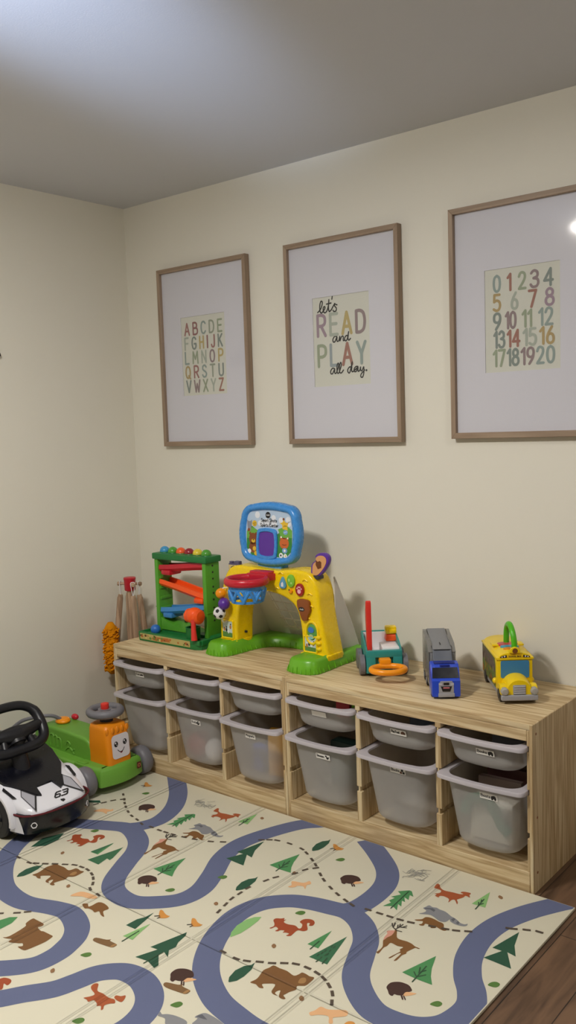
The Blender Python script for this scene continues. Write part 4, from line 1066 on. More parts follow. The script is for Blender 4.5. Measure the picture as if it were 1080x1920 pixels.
mb.disc((-.082, -.022), .021, bf(3), 4, 1.1); mb.disc((-.097, -.002), .006, bf(3), 4); mb.disc((-.066, -.002), .006, bf(3), 4); mb.disc((-.082, -.055), .020, bf(3), 4, 1.1); mb.disc((-.08, -.030), .010, bf(4), 6, .75); mb.disc((-.08, -.026), .003, bf(5), 10); mb.disc((-.074, -.060), .009, bf(4), 6)
mb.disc((-.100, -.071), .009, bf(4), 9); mb.disc((-.066, -.078), .009, bf(4), 6)
mb.disc((.077, -.032), .023, bf(3), 5, .95); mb.flat([(.055, -.018), (.057, -.004), (.067, -.012)], bf(3), 5); mb.flat([(.099, -.018), (.098, -.006), (.088, -.012)], bf(3), 5); mb.disc((.062, -.009), .0035, bf(4), 9); mb.disc((.094, -.012), .0035, bf(4), 9)
mb.ribbon([(.07, -.013), (.084, -.014)], .003, bf(4), 10); mb.ribbon([(.068, -.037), (.077, -.039), (.088, -.037)], .0022, bf(4), 10)
mb.disc((.080, -.060), .013, bf(4), 11, .8); mb.disc((.080, -.060), .005, bf(5), 9)
mb.disc((.062, -.079), .010, bf(3), 9); mb.disc((.061, -.079), .0038, bf(4), 8); mb.disc((.083, -.081), .009, bf(3), 9); mb.disc((.084, -.080), .003, bf(4), 6)
# lettering and the small round maker's mark
mb.disc((-.006, .073), .0125, bf(3), 8); word(mb, 'vtech', -.0145, .0708, .0062, .0011, bf(4), 9, width=.017)
word(mb, 'Smart', -.040, .047, .0125, .0022, bf(3), 8, width=.036); word(mb, 'Shots', .003, .047, .0125, .0022, bf(3), 8, width=.036)
word(mb, 'Sports', -.044, .028, .0125, .0022, bf(3), 8, width=.040); word(mb, 'Center', .003, .028, .0125, .0022, bf(3), 8, width=.043)
mb.build('printed_panel', PM, t)
mb = WB(t)
tcx, tcz = bcx-.008, bcz-.038
def ring2(Q, y): return [(tcx+p[0], y+tl(tcz+p[1]), tcz+p[1]) for p in Q]
mb.loft([ring2(bul(.050, .058, .018, .003), -.234), ring2(bul(.050, .058, .018, .003), -.242), ring2(bul(.047, .055, .016, .003), -.245), ring2(bul(.039, .046, .013, .003), -.245), ring2(bul(.037, .044, .012, .003), -.240)], True, False)
mb.prism([(tcx-.035, tcz-.070), (tcx+.035, tcz-.070), (tcx+.035, tcz-.05), (tcx-.035, tcz-.05)], -.246, -.236, 'y', .002)
fr_ = mb.build('target_frame', blue_p, t)
mb = WB(t); mb.loft([ring2(bul(.038, .045, .012, .003), -.236), ring2(bul(.038, .045, .012, .003), -.2405)]); mb.build('target', purple_p, t)
# hoop
hx, hy, hz, hr = 1.034, -.385, .840, .076
mb = WB(t)
prof = [(.014*math.cos(2*PI*k/14)*.75, .015*math.sin(2*PI*k/14)) for k in range(14)]
rings = [[(hx+(hr+dr)*math.cos(a), hy+(hr+dr)*math.sin(a), hz+dz) for dr, dz in prof] for a in [2*PI*k/56 for k in range(56)]]
rings.append(rings[0]); mb.loft(rings, False, False)
mb.box(hx-.045, hx+.050, -.318, -.262, .834, .866, .004); mb.prism([(hx-.048, -.330), (hx+.052, -.330), (hx+.060, -.27), (hx-.052, -.27)], .832, .858, 'z', .004)
hp = mb.build('hoop', red_p, t, 50)
mb = WB(t)
def npnt(a, s): r_ = .072-.012*s; return (hx+r_*math.cos(a), hy+r_*math.sin(a), hz-.012-.068*s)
n = 48
def band(s0, s1):
    R_ = []
    for off, s in ((0, s0), (0, s1), (-.003, s1), (-.003, s0)):
        R_.append([(hx+(.072-.012*s+off)*math.cos(2*PI*k/n), hy+(.072-.012*s+off)*math.sin(2*PI*k/n), hz-.012-.068*s) for k in range(n)])
    R_.append(R_[0]); mb.loft(R_, False, False)
band(0, .30); band(.86, 1.0)
for k in range(9):
    for sg in (-1, 1):
        mb.tube([npnt(2*PI*k/9+sg*(s-.28)*.62, s) for s in (.28, .4, .5, .6, .7, .8, .9)], .0065, 8)
mb.build('hoop_net', blue_p, t, 50)
# purple score paddle and printed sign
mb = WB(t)
gl = [(1.262, .856), (1.285, .850), (1.305, .872), (1.322, .905), (1.332, .940), (1.328, .968), (1.31, .985), (1.285, .984), (1.270, .968), (1.272, .945), (1.258, .925), (1.256, .895)]
gp = [(a-.004+(b-.85)*.12, .850+(b-.85)*.70) for a, b in [tuple(p) for p in cr(gl, 4, True)]]
gpw = [(x-.012, z) for x, z in gp]
mb.prism(gpw, -.262, -.242, 'y', .004)
pd = mb.build('score_paddle', purple_p, t)
mb = WB(t); c_ = Vector((1.286, .900))
mb.prism([tuple(c_+(Vector(p)-c_)*.78) for p in gpw], -.2640, -.2620, 'y'); mb.m = 1
mb.flat([(1.270, .900), (1.272, .918), (1.280, .912), (1.290, .916), (1.297, .911), (1.296, .890), (1.280, .884)], yf(-.2643)); mb.build('paddle_print', [pr('paddle_tan', '#d8a06a'), pr('paddle_brown', '#6e3f22')], pd)
mb = WB(t); mb.box(1.225, 1.285, -.27, -.235, .846, .860, .003); mb.build('paddle_slot', dark_p, t)
mb = WB(t); mb.box(.838, .898, -.275, -.255, .825, .878, .005); mb.cyl((.848, -.265, .878), (.848, -.265, .885), .009); mb.box(.868, .895, -.275, -.255, .875, .888, .004); sg = mb.build('score_sign', plastic('slate_purple', '#55506f', .4), t)
mb = WB(t); mb.box(.842, .894, -.2765, -.2745, .826, .872); mb.m = 1; mb.ribbon([(.855, .862), (.868, .868), (.884, .862)], .004, yf(-.277)); mb.ribbon([(.858, .851), (.868, .846), (.882, .850)], .003, yf(-.277)); mb.build('sign_print', [pr('sign_cream', '#c9b684'), ink], sg)
# beads on the left post
mb = WB(t); mb.tube(cr([(.838, -.288, .78), (.838, -.315, .775), (.840, -.318, .70), (.832, -.315, .65), (.832, -.288, .645)], 5), .0035, 8); mb.build('bead_wire', white_p, t)
mb = WB(t); mb.ball((.832, -.318, .762), .021); mb.build('bead', orange_p, t, label='orange bead')
mb = WB(t); mb.ball((.850, -.320, .722), .024); mb.build('bead', purple_p, t, label='purple bead')
mb = WB(t); sc_ = Vector((.828, -.325, .684)); mb.ball(sc_, .0255); mb.m = 1
ph = (1+5**.5)/2
for v in [(0, a, b*ph) for a in (1, -1) for b in (1, -1)]+[(a, b*ph, 0) for a in (1, -1) for b in (1, -1)]+[(b*ph, 0, a) for a in (1, -1) for b in (1, -1)]:
    d_ = (Matrix.Rotation(.35, 4, 'Z') @ Matrix.Rotation(.5, 4, 'X') @ Vector(v)).normalized(); u_ = d_.orthogonal().normalized(); w_ = d_.cross(u_)
    mb.add([sc_+(d_+(u_*math.cos(2*PI*k/5)+w_*math.sin(2*PI*k/5))*.36).normalized()*.0260 for k in range(5)]+[sc_+d_*.0263], [(k, (k+1) % 5, 5) for k in range(5)])
mb.build('bead', [white_p, ink], t, label='black and white football bead')
# buttons
def button(name, Q, cx, cz, mats, deco=None, y0=-.284, th=.010, label=None):
    mb = WB(t); mb.prism([(cx+a, cz+b) for a, b in Q], y0-th, y0, 'y', .0035, 2)
    if deco: deco(mb, lambda u, v: (cx+u, y0-th-.0004, cz+v))
    return mb.build(name, mats, t, label=label)
circ = lambda rx, rz, n=20: [(rx*math.cos(2*PI*k/n), rz*math.sin(2*PI*k/n)) for k in range(n)]
drop = [tuple(p) for p in cr([(0, .026), (.010, .010), (.016, -.006), (.012, -.017), (0, -.020), (-.012, -.017), (-.016, -.006), (-.010, .010)], 3, True)]
btn_blue = plastic('button_blue', '#5f9fc4', .2); btn_green = plastic('button_green', '#7cbf3c', .2); btn_red = plastic('button_red', '#a02424', .2)
button('drop_button', drop, 1.131, .823, [btn_blue, white_p], lambda mb, fr: mb.flat([(-.006, -.012), (.006, -.012), (.006, 0), (.002, .008), (-.006, 0)], fr, 1), label='blue drop shaped button')
button('oval_button', circ(.018, .024), 1.171, .836, [btn_green, pr('pale_green', '#b5d98a')], lambda mb, fr: (mb.disc((-.006, .003), .004, fr, 1, 1.6), mb.disc((.004, -.008), .004, fr, 1)), label='green oval button')
button('paw_button', circ(.020, .024), 1.212, .806, [btn_red, pr('paw_pink', '#f0b8c0')], lambda mb, fr: [mb.disc((0, -.006), .0085, fr, 1)]+[mb.disc((a, b), .0033, fr, 1) for a, b in ((-.009, .005), (-.003, .010), (.004, .010), (.010, .004))], label='red button with a pink paw')
button('small_button', circ(.008, .008), 1.168, .796, [orange_p, dark_p], lambda mb, fr: mb.disc((-.004, .006), .003, fr, 1), label='small orange button')
# brown animal shaped flap with a dark oval badge
bb = [tuple(p) for p in cr([(-.028, .032), (0, .036), (.024, .030), (.028, .010), (.030, -.006), (.020, -.022), (.014, -.042), (-.006, -.045), (-.016, -.028), (-.022, -.010), (-.030, .008)], 3, True)]
button('bear_flap', bb, 1.232, .737, [brown_p, ink, white_p], lambda mb, fr: (mb.disc((-.008, -.002), .014, fr, 1, .6), word(mb, 'vtech', -.017, -.0045, .006, .001, lambda u, v: tuple(Vector(fr(u, v))+Vector((0, -.0004, 0))), 2, width=.018)), th=.014, label='brown animal shaped flap')
mb = WB(t); mb.ball((1.2605, -.281, .648), .030, 14, sc=(.82, .35, 1.2)); mb.m = 1
f2 = lambda n: (lambda u, v: (u, -.2925-n*.0003, v))
mb.disc((1.2605, .660), .014, f2(0), 1, .8); mb.m = 2; mb.disc((1.2605, .634), .012, f2(0), 2, .8); mb.ribbon([(1.25, .634), (1.262, .640), (1.272, .632)], .004, f2(1), 3)
mb.build('roller', [pr('roller_green', '#5f9c48'), pr('roller_blue', '#3f78c8'), pr('roller_teal', '#8fc4c0'), pr('roller_yellow', '#d8cc60')], t)
def stick(x0, x1, z0, z1, lab, seedv):
    mb = WB(t); mb.box(x0, x1, -.2875, -.2845, z0, z1); w_, h_ = x1-x0, z1-z0; f = yf(-.2879); g = yf(-.2882)
    mb.m = 1; mb.flat([(x0, z0), (x1, z0), (x1, z0+h_*.28), (x0, z0+h_*.34)], f)
    random.seed(seedv)
    for k in range(4):
        cx = x0+w_*(.18+.21*k); cz = z0+h_*random.uniform(.3, .7); mb.disc((cx, cz), w_*.085, g, 2+k % 3, 1.8); mb.disc((cx+w_*.03, cz+h_*.18), w_*.06, yf(-.2885), 3 if k % 2 else 4)
    mb.build('leg_sticker', [pr('sticker_sky', '#c8d4d4'), pr('sticker_grass', '#5f8a44'), pr('sticker_orange', '#b8763a'), ink, white_p], t)
stick(1.227, 1.277, .578, .630, '', 3); stick(.806, .858, .580, .644, '', 9)
mb = WB(t); mb.cyl((.888, -.235, .598), (.8765, -.235, .598), .005, n=14); mb.build('screw_hole', ink, t)
# goal at the back: two sloping side walls and a lattice
netw = clear_mat('milky_net_plastic', '#dcd8d2', .8, .35)
for xs in (1.296, .845):
    mb = WB(t)
    edge = [(-.19, .845), (-.165, .80), (-.13, .735), (-.095, .665), (-.065, .60), (-.045, .555)]
    P_ = [tuple(p) for p in cr(edge, 4)]; mb.prism(P_+[(-.19, .555)], xs, xs+.004, 'x')
    q_ = [tuple(p) for p in cr([(a, b) for a, b in edge], 4)]
    mb.tube([(xs+.002, a, b) for a, b in q_], .004, 8)
    mb.build('goal_side', netw, t, label='milky white side wall')
mb = WB(t)
sl = lambda x, s: (x, -.185+.14*s, .80-.245*s)
mb.add([sl(.850, .1), sl(.935, .1), sl(.965, 1), sl(.850, 1)], [(0, 1, 2, 3)]); mb.add([sl(1.225, .1), sl(1.30, .1), sl(1.30, 1), sl(1.2, 1)], [(0, 1, 2, 3)])
for k in range(7): mb.tube([sl(.95+.045*k-.005, .1), sl(.95+.045*k+.02, .86)], .0028, 6)
for s in (.2, .36, .52, .68, .84): mb.tube([sl(.94, s), sl(1.25, s)], .0028, 6)
mb.add([sl(.955, .80), sl(1.22, .80), sl(1.22, .88), sl(.958, .88)], [(0, 1, 2, 3)])
mb.build('goal_net', netw, t)

# ------------------------------------------------------------------ hammer-and-ball ramp tower
t = thing('ball_ramp_tower', 'green ball ramp tower with red, orange and blue chutes beside the basketball toy', 'toy ball ramp', (.55, -.25, TOP))
mb = WB(t)
mb.prism([(.366, -.348), (.70, -.348), (.728, -.335), (.735, -.30), (.735, -.175), (.36, -.175), (.358, -.34)], TOP, TOP+.030, 'z', .006)
mb.prism([(.366, -.178), (.73, -.178), (.73, -.26), (.366, -.26)], TOP+.01, TOP+.042, 'z', .006)
for a in ((.362, .73, -.348, -.338), (.362, .370, -.345, -.18), (.722, .735, -.335, -.18)): mb.box(*a, TOP+.02, TOP+.040, .003)
mb.build('base_tray', dgreen_p, t)
mb = WB(t); mb.box(.374, .676, -.3495, -.3480, TOP+.009, TOP+.034); random.seed(5)
for k in range(34):
    cx = .378+.292*random.random(); mb.disc((cx, TOP+.0215+random.uniform(-.008, .008)), random.uniform(.003, .007), yf(-.3498-.00005*k), random.choice((1, 2, 3, 4, 1)), .8)
mb.flat([(.455, TOP+.012), (.56, TOP+.014), (.55, TOP+.030), (.46, TOP+.026)], yf(-.3497), 1)
mb.build('base_sticker', [pr('tray_cream', '#b5a86a'), pr('tray_orange', '#b06a34'), pr('tray_green', '#6a8a3c'), pr('tray_brown', '#5e3a22'), pr('tray_yellow', '#cdbd74')], t)
for xs, sgn in ((.395, 1), (.682, -1)):
    mb = WB(t)
    mb.box(xs, xs+.022, -.270, -.188, TOP+.03, TOP+.346, .006)
    # inner pockets that hold the chutes
    xi = xs+.022 if sgn > 0 else xs
    for z in (.085, .13, .175, .22, .265, .31): mb.box(xi-.001 if sgn > 0 else xi-.005, xi+.005 if sgn > 0 else xi+.001, -.262, -.196, TOP+z-.006, TOP+z+.006, .002)
    mb.box(xs-.002 if sgn > 0 else xs+.012, xs+.010 if sgn > 0 else xs+.024, -.270, -.188, TOP+.135, TOP+.138, .001)
    up = mb.build('upright', mgreen_p, t)
    xo = xs+.0222 if sgn < 0 else xs-.0002
    for z in (.102, .128, .156, .19, .217, .243, .277, .304, .331):
        if sgn > 0: break
        mb = WB(t); mb.cyl((xo-.0006, -.229, TOP+z), (xo+.0006, -.229, TOP+z), .0042, n=12); mb.build('peg_hole', ink, up)
mb = WB(t); mb.box(.388, .712, -.276, -.182, TOP+.344, TOP+.371, .006)
for k in range(6): mb.torus((.425+.050*k, -.232, TOP+.371), .021, .003, 'z', 24, 8)
mb.build('top_beam', dgreen_p, t)
def chute(z0, z1, m, name, lip):
    mb = WB(t); n = 14; xs = [.417+(.683-.417)*k/n for k in range(n+1)]
    def sec(x, k):
        z = TOP+z0+(z1-z0)*k/n+.006*math.cos(PI*k/n*1.0)*(-1 if z1 > z0 else 1)
        pts = [(-.262, .020), (-.266, .002), (-.256, -.010), (-.229, -.014), (-.202, -.010), (-.194, .002), (-.198, .020), (-.203, .018), (-.205, .004), (-.229, -.006), (-.253, .004), (-.256, .018)]
        return [(x, y, z+dz) for y, dz in pts]
    mb.loft([sec(x, k) for k, x in enumerate(xs)])
    if lip: x_ = .417+.045 if lip < 0 else .683-.03; zc = TOP+(z0 if lip < 0 else z1); mb.box(x_-.03, x_+.025, -.268, -.196, zc-.028, zc-.006, .008)
    mb.build('chute', m, t, label=name)
chute(.305, .318, red_p, 'red chute', -1); chute(.232, .200, rorange_p, 'orange chute', 1); chute(.120, .142, track_blue, 'blue chute', -1)
mb = WB(t); n = 10
mb.loft([[(x, -.265, TOP+.04), (x, -.195, TOP+.04), (x, -.195, TOP+.098-.055*(k/n)**.7), (x, -.265, TOP+.090-.055*(k/n)**.7)] for k, x in enumerate([.418+(.64-.418)*k/n for k in range(n+1)])])
for k in range(3): mb.m = 1; mb.box(.505+.035*k, .517+.035*k, -.21, -.200, TOP+.068-.008*k, TOP+.073-.008*k)
mb.m = 0; mb.build('exit_ramp', [mgreen_p, ink], t)
mb = WB(t); mb.lathe([(.030, 0), (.030, .042), (.032, .045), (.026, .045), (.025, .004)], (.648, -.300, TOP+.036), 24); mb.build('hammer_cup', dgreen_p, t)
h = thing('toy_hammer', 'orange toy hammer standing in the cup of the green ball tower', 'toy hammer', (.678, -.318, TOP+.087))
mb = MB(); mb.tube([(-.030, .002, .046), (-.034, .002, .046), (-.034, .002, .046), (.030, -.002, .046), (.036, -.002, .046)], [.018, .026, .029, .030, .022], 24); mb.ball((0, 0, .048), .036, 18, sc=(1.0, .95, .95)); mb.m = 0; mb.build('hammer_head', rorange_p, h)
mb = MB(); mb.tube([(-.0345, .002, .046), (-.0365, .002, .046)], [.020, .019], 20); mb.build('hammer_face', mgreen_p, h)
mb = MB(); mb.tube([(.018, -.024, .036), (.024, -.032, .0), (.030, -.036, -.044)], [.010, .010, .013], 14); mb.build('hammer_handle', tomato_p, h)
bl = [('#3f93c4', 'blue ball on top of the green ball tower, first from the corner'), ('#4f9a35', 'green ball on top of the ball tower between the blue and the orange'), ('#f0602a', 'orange ball on top of the green ball tower'), ('#8f2030', 'dark red ball on top of the green ball tower'), ('#e0c83c', 'yellow ball on top of the green ball tower'), ('#4f9a35', 'green ball on top of the ball tower beside the yellow, nearest the hoop')]
for k, (c, lab) in enumerate(bl):
    mb = MB(); mb.ball((0, 0, 0), .0215, 16); o = mb.build('ramp_ball', plastic('ball_'+c.strip('#'), c, .25)); o.location = (.425+.050*k, -.232, TOP+.371+.004); tag(o, lab, 'ball', 'balls of the ramp tower')
mb = MB(); mb.ball((0, 0, 0), .0215, 16); o = mb.build('ramp_ball', plastic('ball_deep_blue', '#2f6fc0', .3)); o.location = (.418, -.300, TOP+.044); tag(o, 'blue ball resting in the tray of the green ball tower', 'ball', 'balls of the ramp tower')

# ------------------------------------------------------------------ toy cleaning set behind the shelf
cxs, cys = .135, -.19
t = thing('cleaning_tool_stand', 'wooden stand with red head and peg hooks in the room corner', 'toy tool stand', (cxs, cys, 0))
mb = WB(t); mb.lathe([(.056, 0), (.06, .006), (.06, .022), (.056, .028)], (cxs, cys, 0), 32); mb.build('stand_base', handle_wood, t)
mb = WB(t); mb.cyl((cxs, cys, .025), (cxs, cys, .70), .016); mb.build('post', handle_wood, t)
mb = WB(t); mb.lathe([(.023, .690), (.025, .694), (.0265, .738), (.028, .741), (.028, .749), (.025, .751)], (cxs, cys, 0), 32); mb.build('stand_head', red_p, t)
for a in (212, 150, 20, 335):
    d_ = Vector((math.cos(math.radians(a)), math.sin(math.radians(a)), 0)); c_ = Vector((cxs, cys, .722)); mb = WB(t)
    mb.cyl(c_+d_*.022, c_+d_*.052, .0065, n=14); mb.cyl(c_+d_*.048, c_+d_*.058, .0095, n=14, bev=.002); mb.build('peg', handle_wood, t)
def tool(name, label, cat, a, low, head):
    d_ = Vector((math.cos(math.radians(a)), math.sin(math.radians(a)), 0)); p = Vector((cxs, cys, 0))+d_*.046; q = Vector((cxs, cys, 0))+d_*low
    t = thing(name, label, cat, (q.x, q.y, .30), 0, 'toy cleaning tools hanging on the stand')
    mb = WB(t); mb.tube([(q.x, q.y, .40), (p.x+(q.x-p.x)*.1, p.y+(q.y-p.y)*.1, .655), (p.x, p.y, .672)], [.0135, .0135, .010], 16); mb.build('handle', handle_wood, t)
    mb = WB(t); s_ = d_.cross(Vector((0, 0, 1)))
    mb.tube(cr([p+Vector((0, 0, .660)), p+s_*.006+Vector((0, 0, .70)), p+s_*.009+Vector((0, 0, .730)), p-s_*.009+Vector((0, 0, .730)), p-s_*.006+Vector((0, 0, .70)), p+Vector((0, 0, .660))], 4), .0018, 6); mb.build('hanging_cord', white_p, t)
    head(t, q)
def mop_head(t, q):
    mb = WB(t); random.seed(11)
    ax = Vector((q.x+.010, q.y-.036, 0))
    for k in range(420):
        z = random.uniform(.325, .535); a = random.uniform(0, 2*PI); w = .033*min(1, (.545-z)/.03, (z-.305)/.03)
        rr = w*(.55+.45*random.random())
        x, y = ax.x+rr*math.cos(a)*.85, ax.y+rr*math.sin(a)
        dx = Vector((math.cos(a), math.sin(a), random.uniform(-1, .4)))*.010; s2 = Vector((-math.sin(a), math.cos(a), .3))*random.uniform(-.008, .008)
        p = Vector((x, y, z)); mb.tube(cr([p-dx*.4, p+dx*.5+s2, p+dx*.9-s2, p+dx*.4-s2*1.5], 3), .0032, 6)
    mb.tube([(ax.x, ax.y, .55), (ax.x, ax.y, .53), (ax.x, ax.y, .44), (ax.x, ax.y, .33), (ax.x, ax.y, .312)], [.012, .025, .031, .029, .013], 14)
    mb.build('chenille_head', plastic('amber_chenille', '#d98a10', .95, .1), t, 60)
tool('toy_duster', 'toy duster with shaggy amber chenille head hanging on the corner stand', 'toy duster', 212, .080, mop_head)
def broom(t, q):
    mb = WB(t); mb.box(q.x-.06, q.x+.06, q.y-.012, q.y+.012, .33, .42, .006); mb.build('broom_head', plastic('maroon', '#6e1c26', .5), t)
def brush(t, q):
    mb = WB(t); mb.box(q.x-.025, q.x+.025, q.y-.02, q.y+.02, .32, .42, .006); mb.build('brush_head', plastic('dull_cream', '#b5aca0', .6), t)
tool('toy_broom', 'toy broom with maroon head hanging on the right pegs of the corner stand', 'toy broom', 20, .078, broom)
tool('toy_mop', 'toy mop with plain wooden handle, hanging in front of the corner stand', 'toy mop', 335, .070, brush)
tool('toy_brush', 'toy brush hanging behind the amber duster on the corner stand', 'toy brush', 150, .062, brush)
# ------------------------------------------------------------------ toy vehicles on the shelf (local: front is -y, right is +x)
def wheel(name, t, x, y, z, r, w, tyre, hub=None, seg=28, spokes=0):
    mb = MB(); mb.tube([(x-w/2, y, z), (x-w/2+.001, y, z), (x-w/2+.1*w, y, z), (x+w/2-.1*w, y, z), (x+w/2-.001, y, z), (x+w/2, y, z)], [r*.72, r*.92, r, r, r*.92, r*.72], seg)
    wo = mb.build(name, tyre, t, 30)
    if hub:
        mb = MB(); mb.tube([(x-w/2-.0012, y, z), (x+w/2+.0012, y, z)], r*.60, seg)
        for k in range(spokes):
            a = 2*PI*k/spokes
            for s in (-1, 1): mb.tube([(x+s*(w/2+.002), y+r*.1*math.cos(a), z+r*.1*math.sin(a)), (x+s*(w/2+.002), y+r*.56*math.cos(a), z+r*.56*math.sin(a))], r*.07, 8)
        mb.build('hub', hub, wo)
    return wo
# tow truck
t = thing('toy_tow_truck', 'teal toy truck with upright red crane bar and orange steering ring', 'toy truck', (1.550, -.246, TOP), math.radians(41))
mb = MB()
H0, H1 = .094, .128
def wall_l(x0, x1):
    return [(x0, .004), (x1, .004)]
mb.prism([(-.004, .012), (.165, .012), (.165, H1), (.150, H1), (.05, H0+.016), (.004, H0), (-.004, .090)], -.064, -.058, 'x', .0015)
mb.prism([(-.004, .012), (.165, .012), (.165, H1), (.150, H1), (.05, H0+.016), (.004, H0), (-.004, .090)], .058, .064, 'x', .0015)
# front face with the arm slot
mb.prism([(-.064, .012), (.064, .012), (.064, H0-.002), (-.064, H0-.002), (-.064, .07), (-.064, .04)], .006, .012, 'y', .001)
mb.box(-.064, .064, -.006, .006, .068, H0-.002, .0025); mb.box(-.064, -.031, -.006, .006, .012, .072, .0025); mb.box(.031, .064, -.006, .006, .012, .072, .0025)
mb.box(-.058, .058, .160, .166, .012, H1, .001); mb.box(-.058, .058, .004, .162, .012, .020)
mb.build('truck_body', teal_p, t)
mb = MB(); mb.box(-.0575, .0575, .012, .159, .020, .062, .002); mb.box(-.004, .0575, .012, .105, .062, .098, .003); mb.prism([(.012, .062), (.10, .062), (.155, .122), (.155, .066)], -.0575, -.052, 'x'); mb.box(-.0575, .0575, .152, .159, .06, .124); mb.build('bed_liner', white_p, t)
mb = MB(); mb.prism([tuple(p) for p in cr([(.012, .062), (.034, .062), (.040, .13), (.050, .175), (.056, .205), (.050, .235), (.040, .262), (.018, .262), (.014, .21), (.010, .15)], 3, True)], -.058, -.040, 'x', .003)
mb.build('crane_bar', tomato_p, t)
mb = MB(); mb.box(.020, .066, .105, .150, .098, .122, .006, taper=(.85, .8)); mb.build('driver_body', rorange_p, t)
mb = MB(); mb.box(.022, .063, .112, .150, .122, .150, .007); mb.box(.034, .060, .104, .115, .128, .140, .003); mb.build('driver_cap', yellow_p, t)
mb = MB(); mb.torus((.004, -.072, .043), .058, .0105, 'z', 44, 12, sx=1, sy=.78); mb.build('steering_ring', orange_p, t)
mb = MB(); mb.box(-.020, .020, -.036, .012, .048, .068, .005); mb.box(-.014, .014, .0, .02, .05, .066); mb.build('ring_arm', orange_p, t)
mb = MB(); mb.box(-.031, .031, .0065, .009, .035, .068); mb.build('slot', black_p, t)
for sx in (-1, 1):
    for y in (.028, .122): wheel('wheel', t, sx*.076, y, .0365, .0365, .021, grey_p, None, 14)
# car carrier
t = thing('toy_car_carrier', 'blue toy lorry pulling a clear grey car carrier trailer', 'toy lorry', (1.786, -.26, TOP), math.radians(37))
mb = MB()
side = [(-.132, .008), (-.132, .060), (-.120, .066), (-.100, .096), (-.092, .106), (-.062, .108), (-.058, .10), (-.058, .008)]
mb.prism(side, -.046, .046, 'x', .005, 2); mb.build('cab', truck_blue, t)
mb = MB(); n_ = Vector((0, -.030, -.020))
mb.add([(-.043, -.1212, .0665), (.043, -.1212, .0665), (.040, -.1015, .0960), (-.040, -.1015, .0960), (-.043, -.117, .0665), (.043, -.117, .0665), (.040, -.097, .0960), (-.040, -.097, .0960)], [(0, 1, 2, 3), (7, 6, 5, 4), (0, 4, 5, 1), (1, 5, 6, 2), (2, 6, 7, 3), (3, 7, 4, 0)]); mb.build('windscreen', plastic('dark_windscreen', '#12151f', .15), t)
mb = MB(); mb.box(-.024, .024, -.1335, -.131, .010, .054, .001); mb.prism([(-.022, .054), (.022, .054), (.018, .060), (-.018, .060)], -.1335, -.130, 'y'); mb.box(-.026, .026, -.136, -.130, .008, .020, .001); mb.build('grille', lgrey_p, t)
mb = MB(); mb.prism([(-.018, .043), (.018, .043), (.012, .026), (-.012, .026)], -.1345, -.133, 'y'); mb.box(-.009, .009, -.1342, -.133, .047, .055); mb.m = 1; mb.box(-.010, .010, -.1349, -.134, .036, .0405); mb.m = 2
for s in (-1, 1): mb.box(s*.019-.005, s*.019+.005, -.1345, -.133, .047, .053)
mb.build('grille_badge', [black_p, pr('badge_pink', '#c07078'), pr('lamp_grey', '#b8b8c0')], t)
mb = MB(); mb.box(-.034, .034, -.094, -.070, .106, .109, .001); mb.box(-.016, .016, -.1015, -.092, .099, .1035, .001); mb.build('roof_vent', plastic('deep_blue_plastic', '#14247a', .4), t)
tg = clear_mat('smoky_clear_plastic', '#8e8c88', .62, .2)
for s in (-1, 1):
    mb = MB(); x0, x1 = (.042, .0455) if s > 0 else (-.0455, -.042)
    mb.prism([(-.035, .030), (.140, .030), (.140, .158), (.132, .166), (.0, .150), (-.035, .128)], x0, x1, 'x', .001)
    mb.prism([(.024*0-.035, .128), (.0, .150), (.132, .166), (.132, .170), (-.002, .153), (-.037, .131)], min(s*.030, s*.0455), max(s*.030, s*.0455), 'x', .001)
    mb.build('side_window', tg, t)
carg = plastic('carrier_grey', '#7b7c80', .45); carg2 = plastic('carrier_slate', '#565b66', .4)
mb = MB(); mb.prism([(-.036, .137), (.135, .168), (.135, .1715), (-.038, .1405)], -.031, .031, 'x', .001)
for a in (-.018, .062):
    pass
mb.build('roof_deck', carg, t)
mb = MB()
for s in (-1, 1):
    for y0, y1 in ((-.030, .040), (.055, .125)):
        zz = lambda y: .1405+(y+.036)*.0307/.171*1.0
        mb.add([(s*.0315, y0, zz(y0)+.0022), (s*.0335, y0, zz(y0)+.0022), (s*.0335, y1, zz(y1)+.0024), (s*.0315, y1, zz(y1)+.0024)], [(0, 1, 2, 3)])
mb.box(-.026, .026, -.0385, -.0365, .1345, .139); mb.prism([(-.004, .1475), (.012, .150), (.012, .1525), (-.004, .150)], -.003, -.001, 'x')
mb.build('deck_slot', ink, t)
mb = MB(); mb.prism([(-.062, .100), (-.038, .137), (-.036, .141), (-.030, .135), (-.030, .10)], -.031, .031, 'x', .002); mb.build('front_ramp', carg2, t)
mb = MB(); mb.box(-.044, .044, -.050, .140, .016, .030, .003); mb.box(-.040, .040, .132, .138, .03, .164, .002); mb.box(-.040, .040, -.036, -.030, .03, .128, .002); mb.box(-.041, .041, -.03, .132, .085, .089); mb.build('trailer_frame', carg, t)
for s in (-1, 1):
    for y in (-.098, .03, .098): wheel('wheel', t, s*.040, y, .0175, .0175, .012, rubber, lgrey_p, 20)
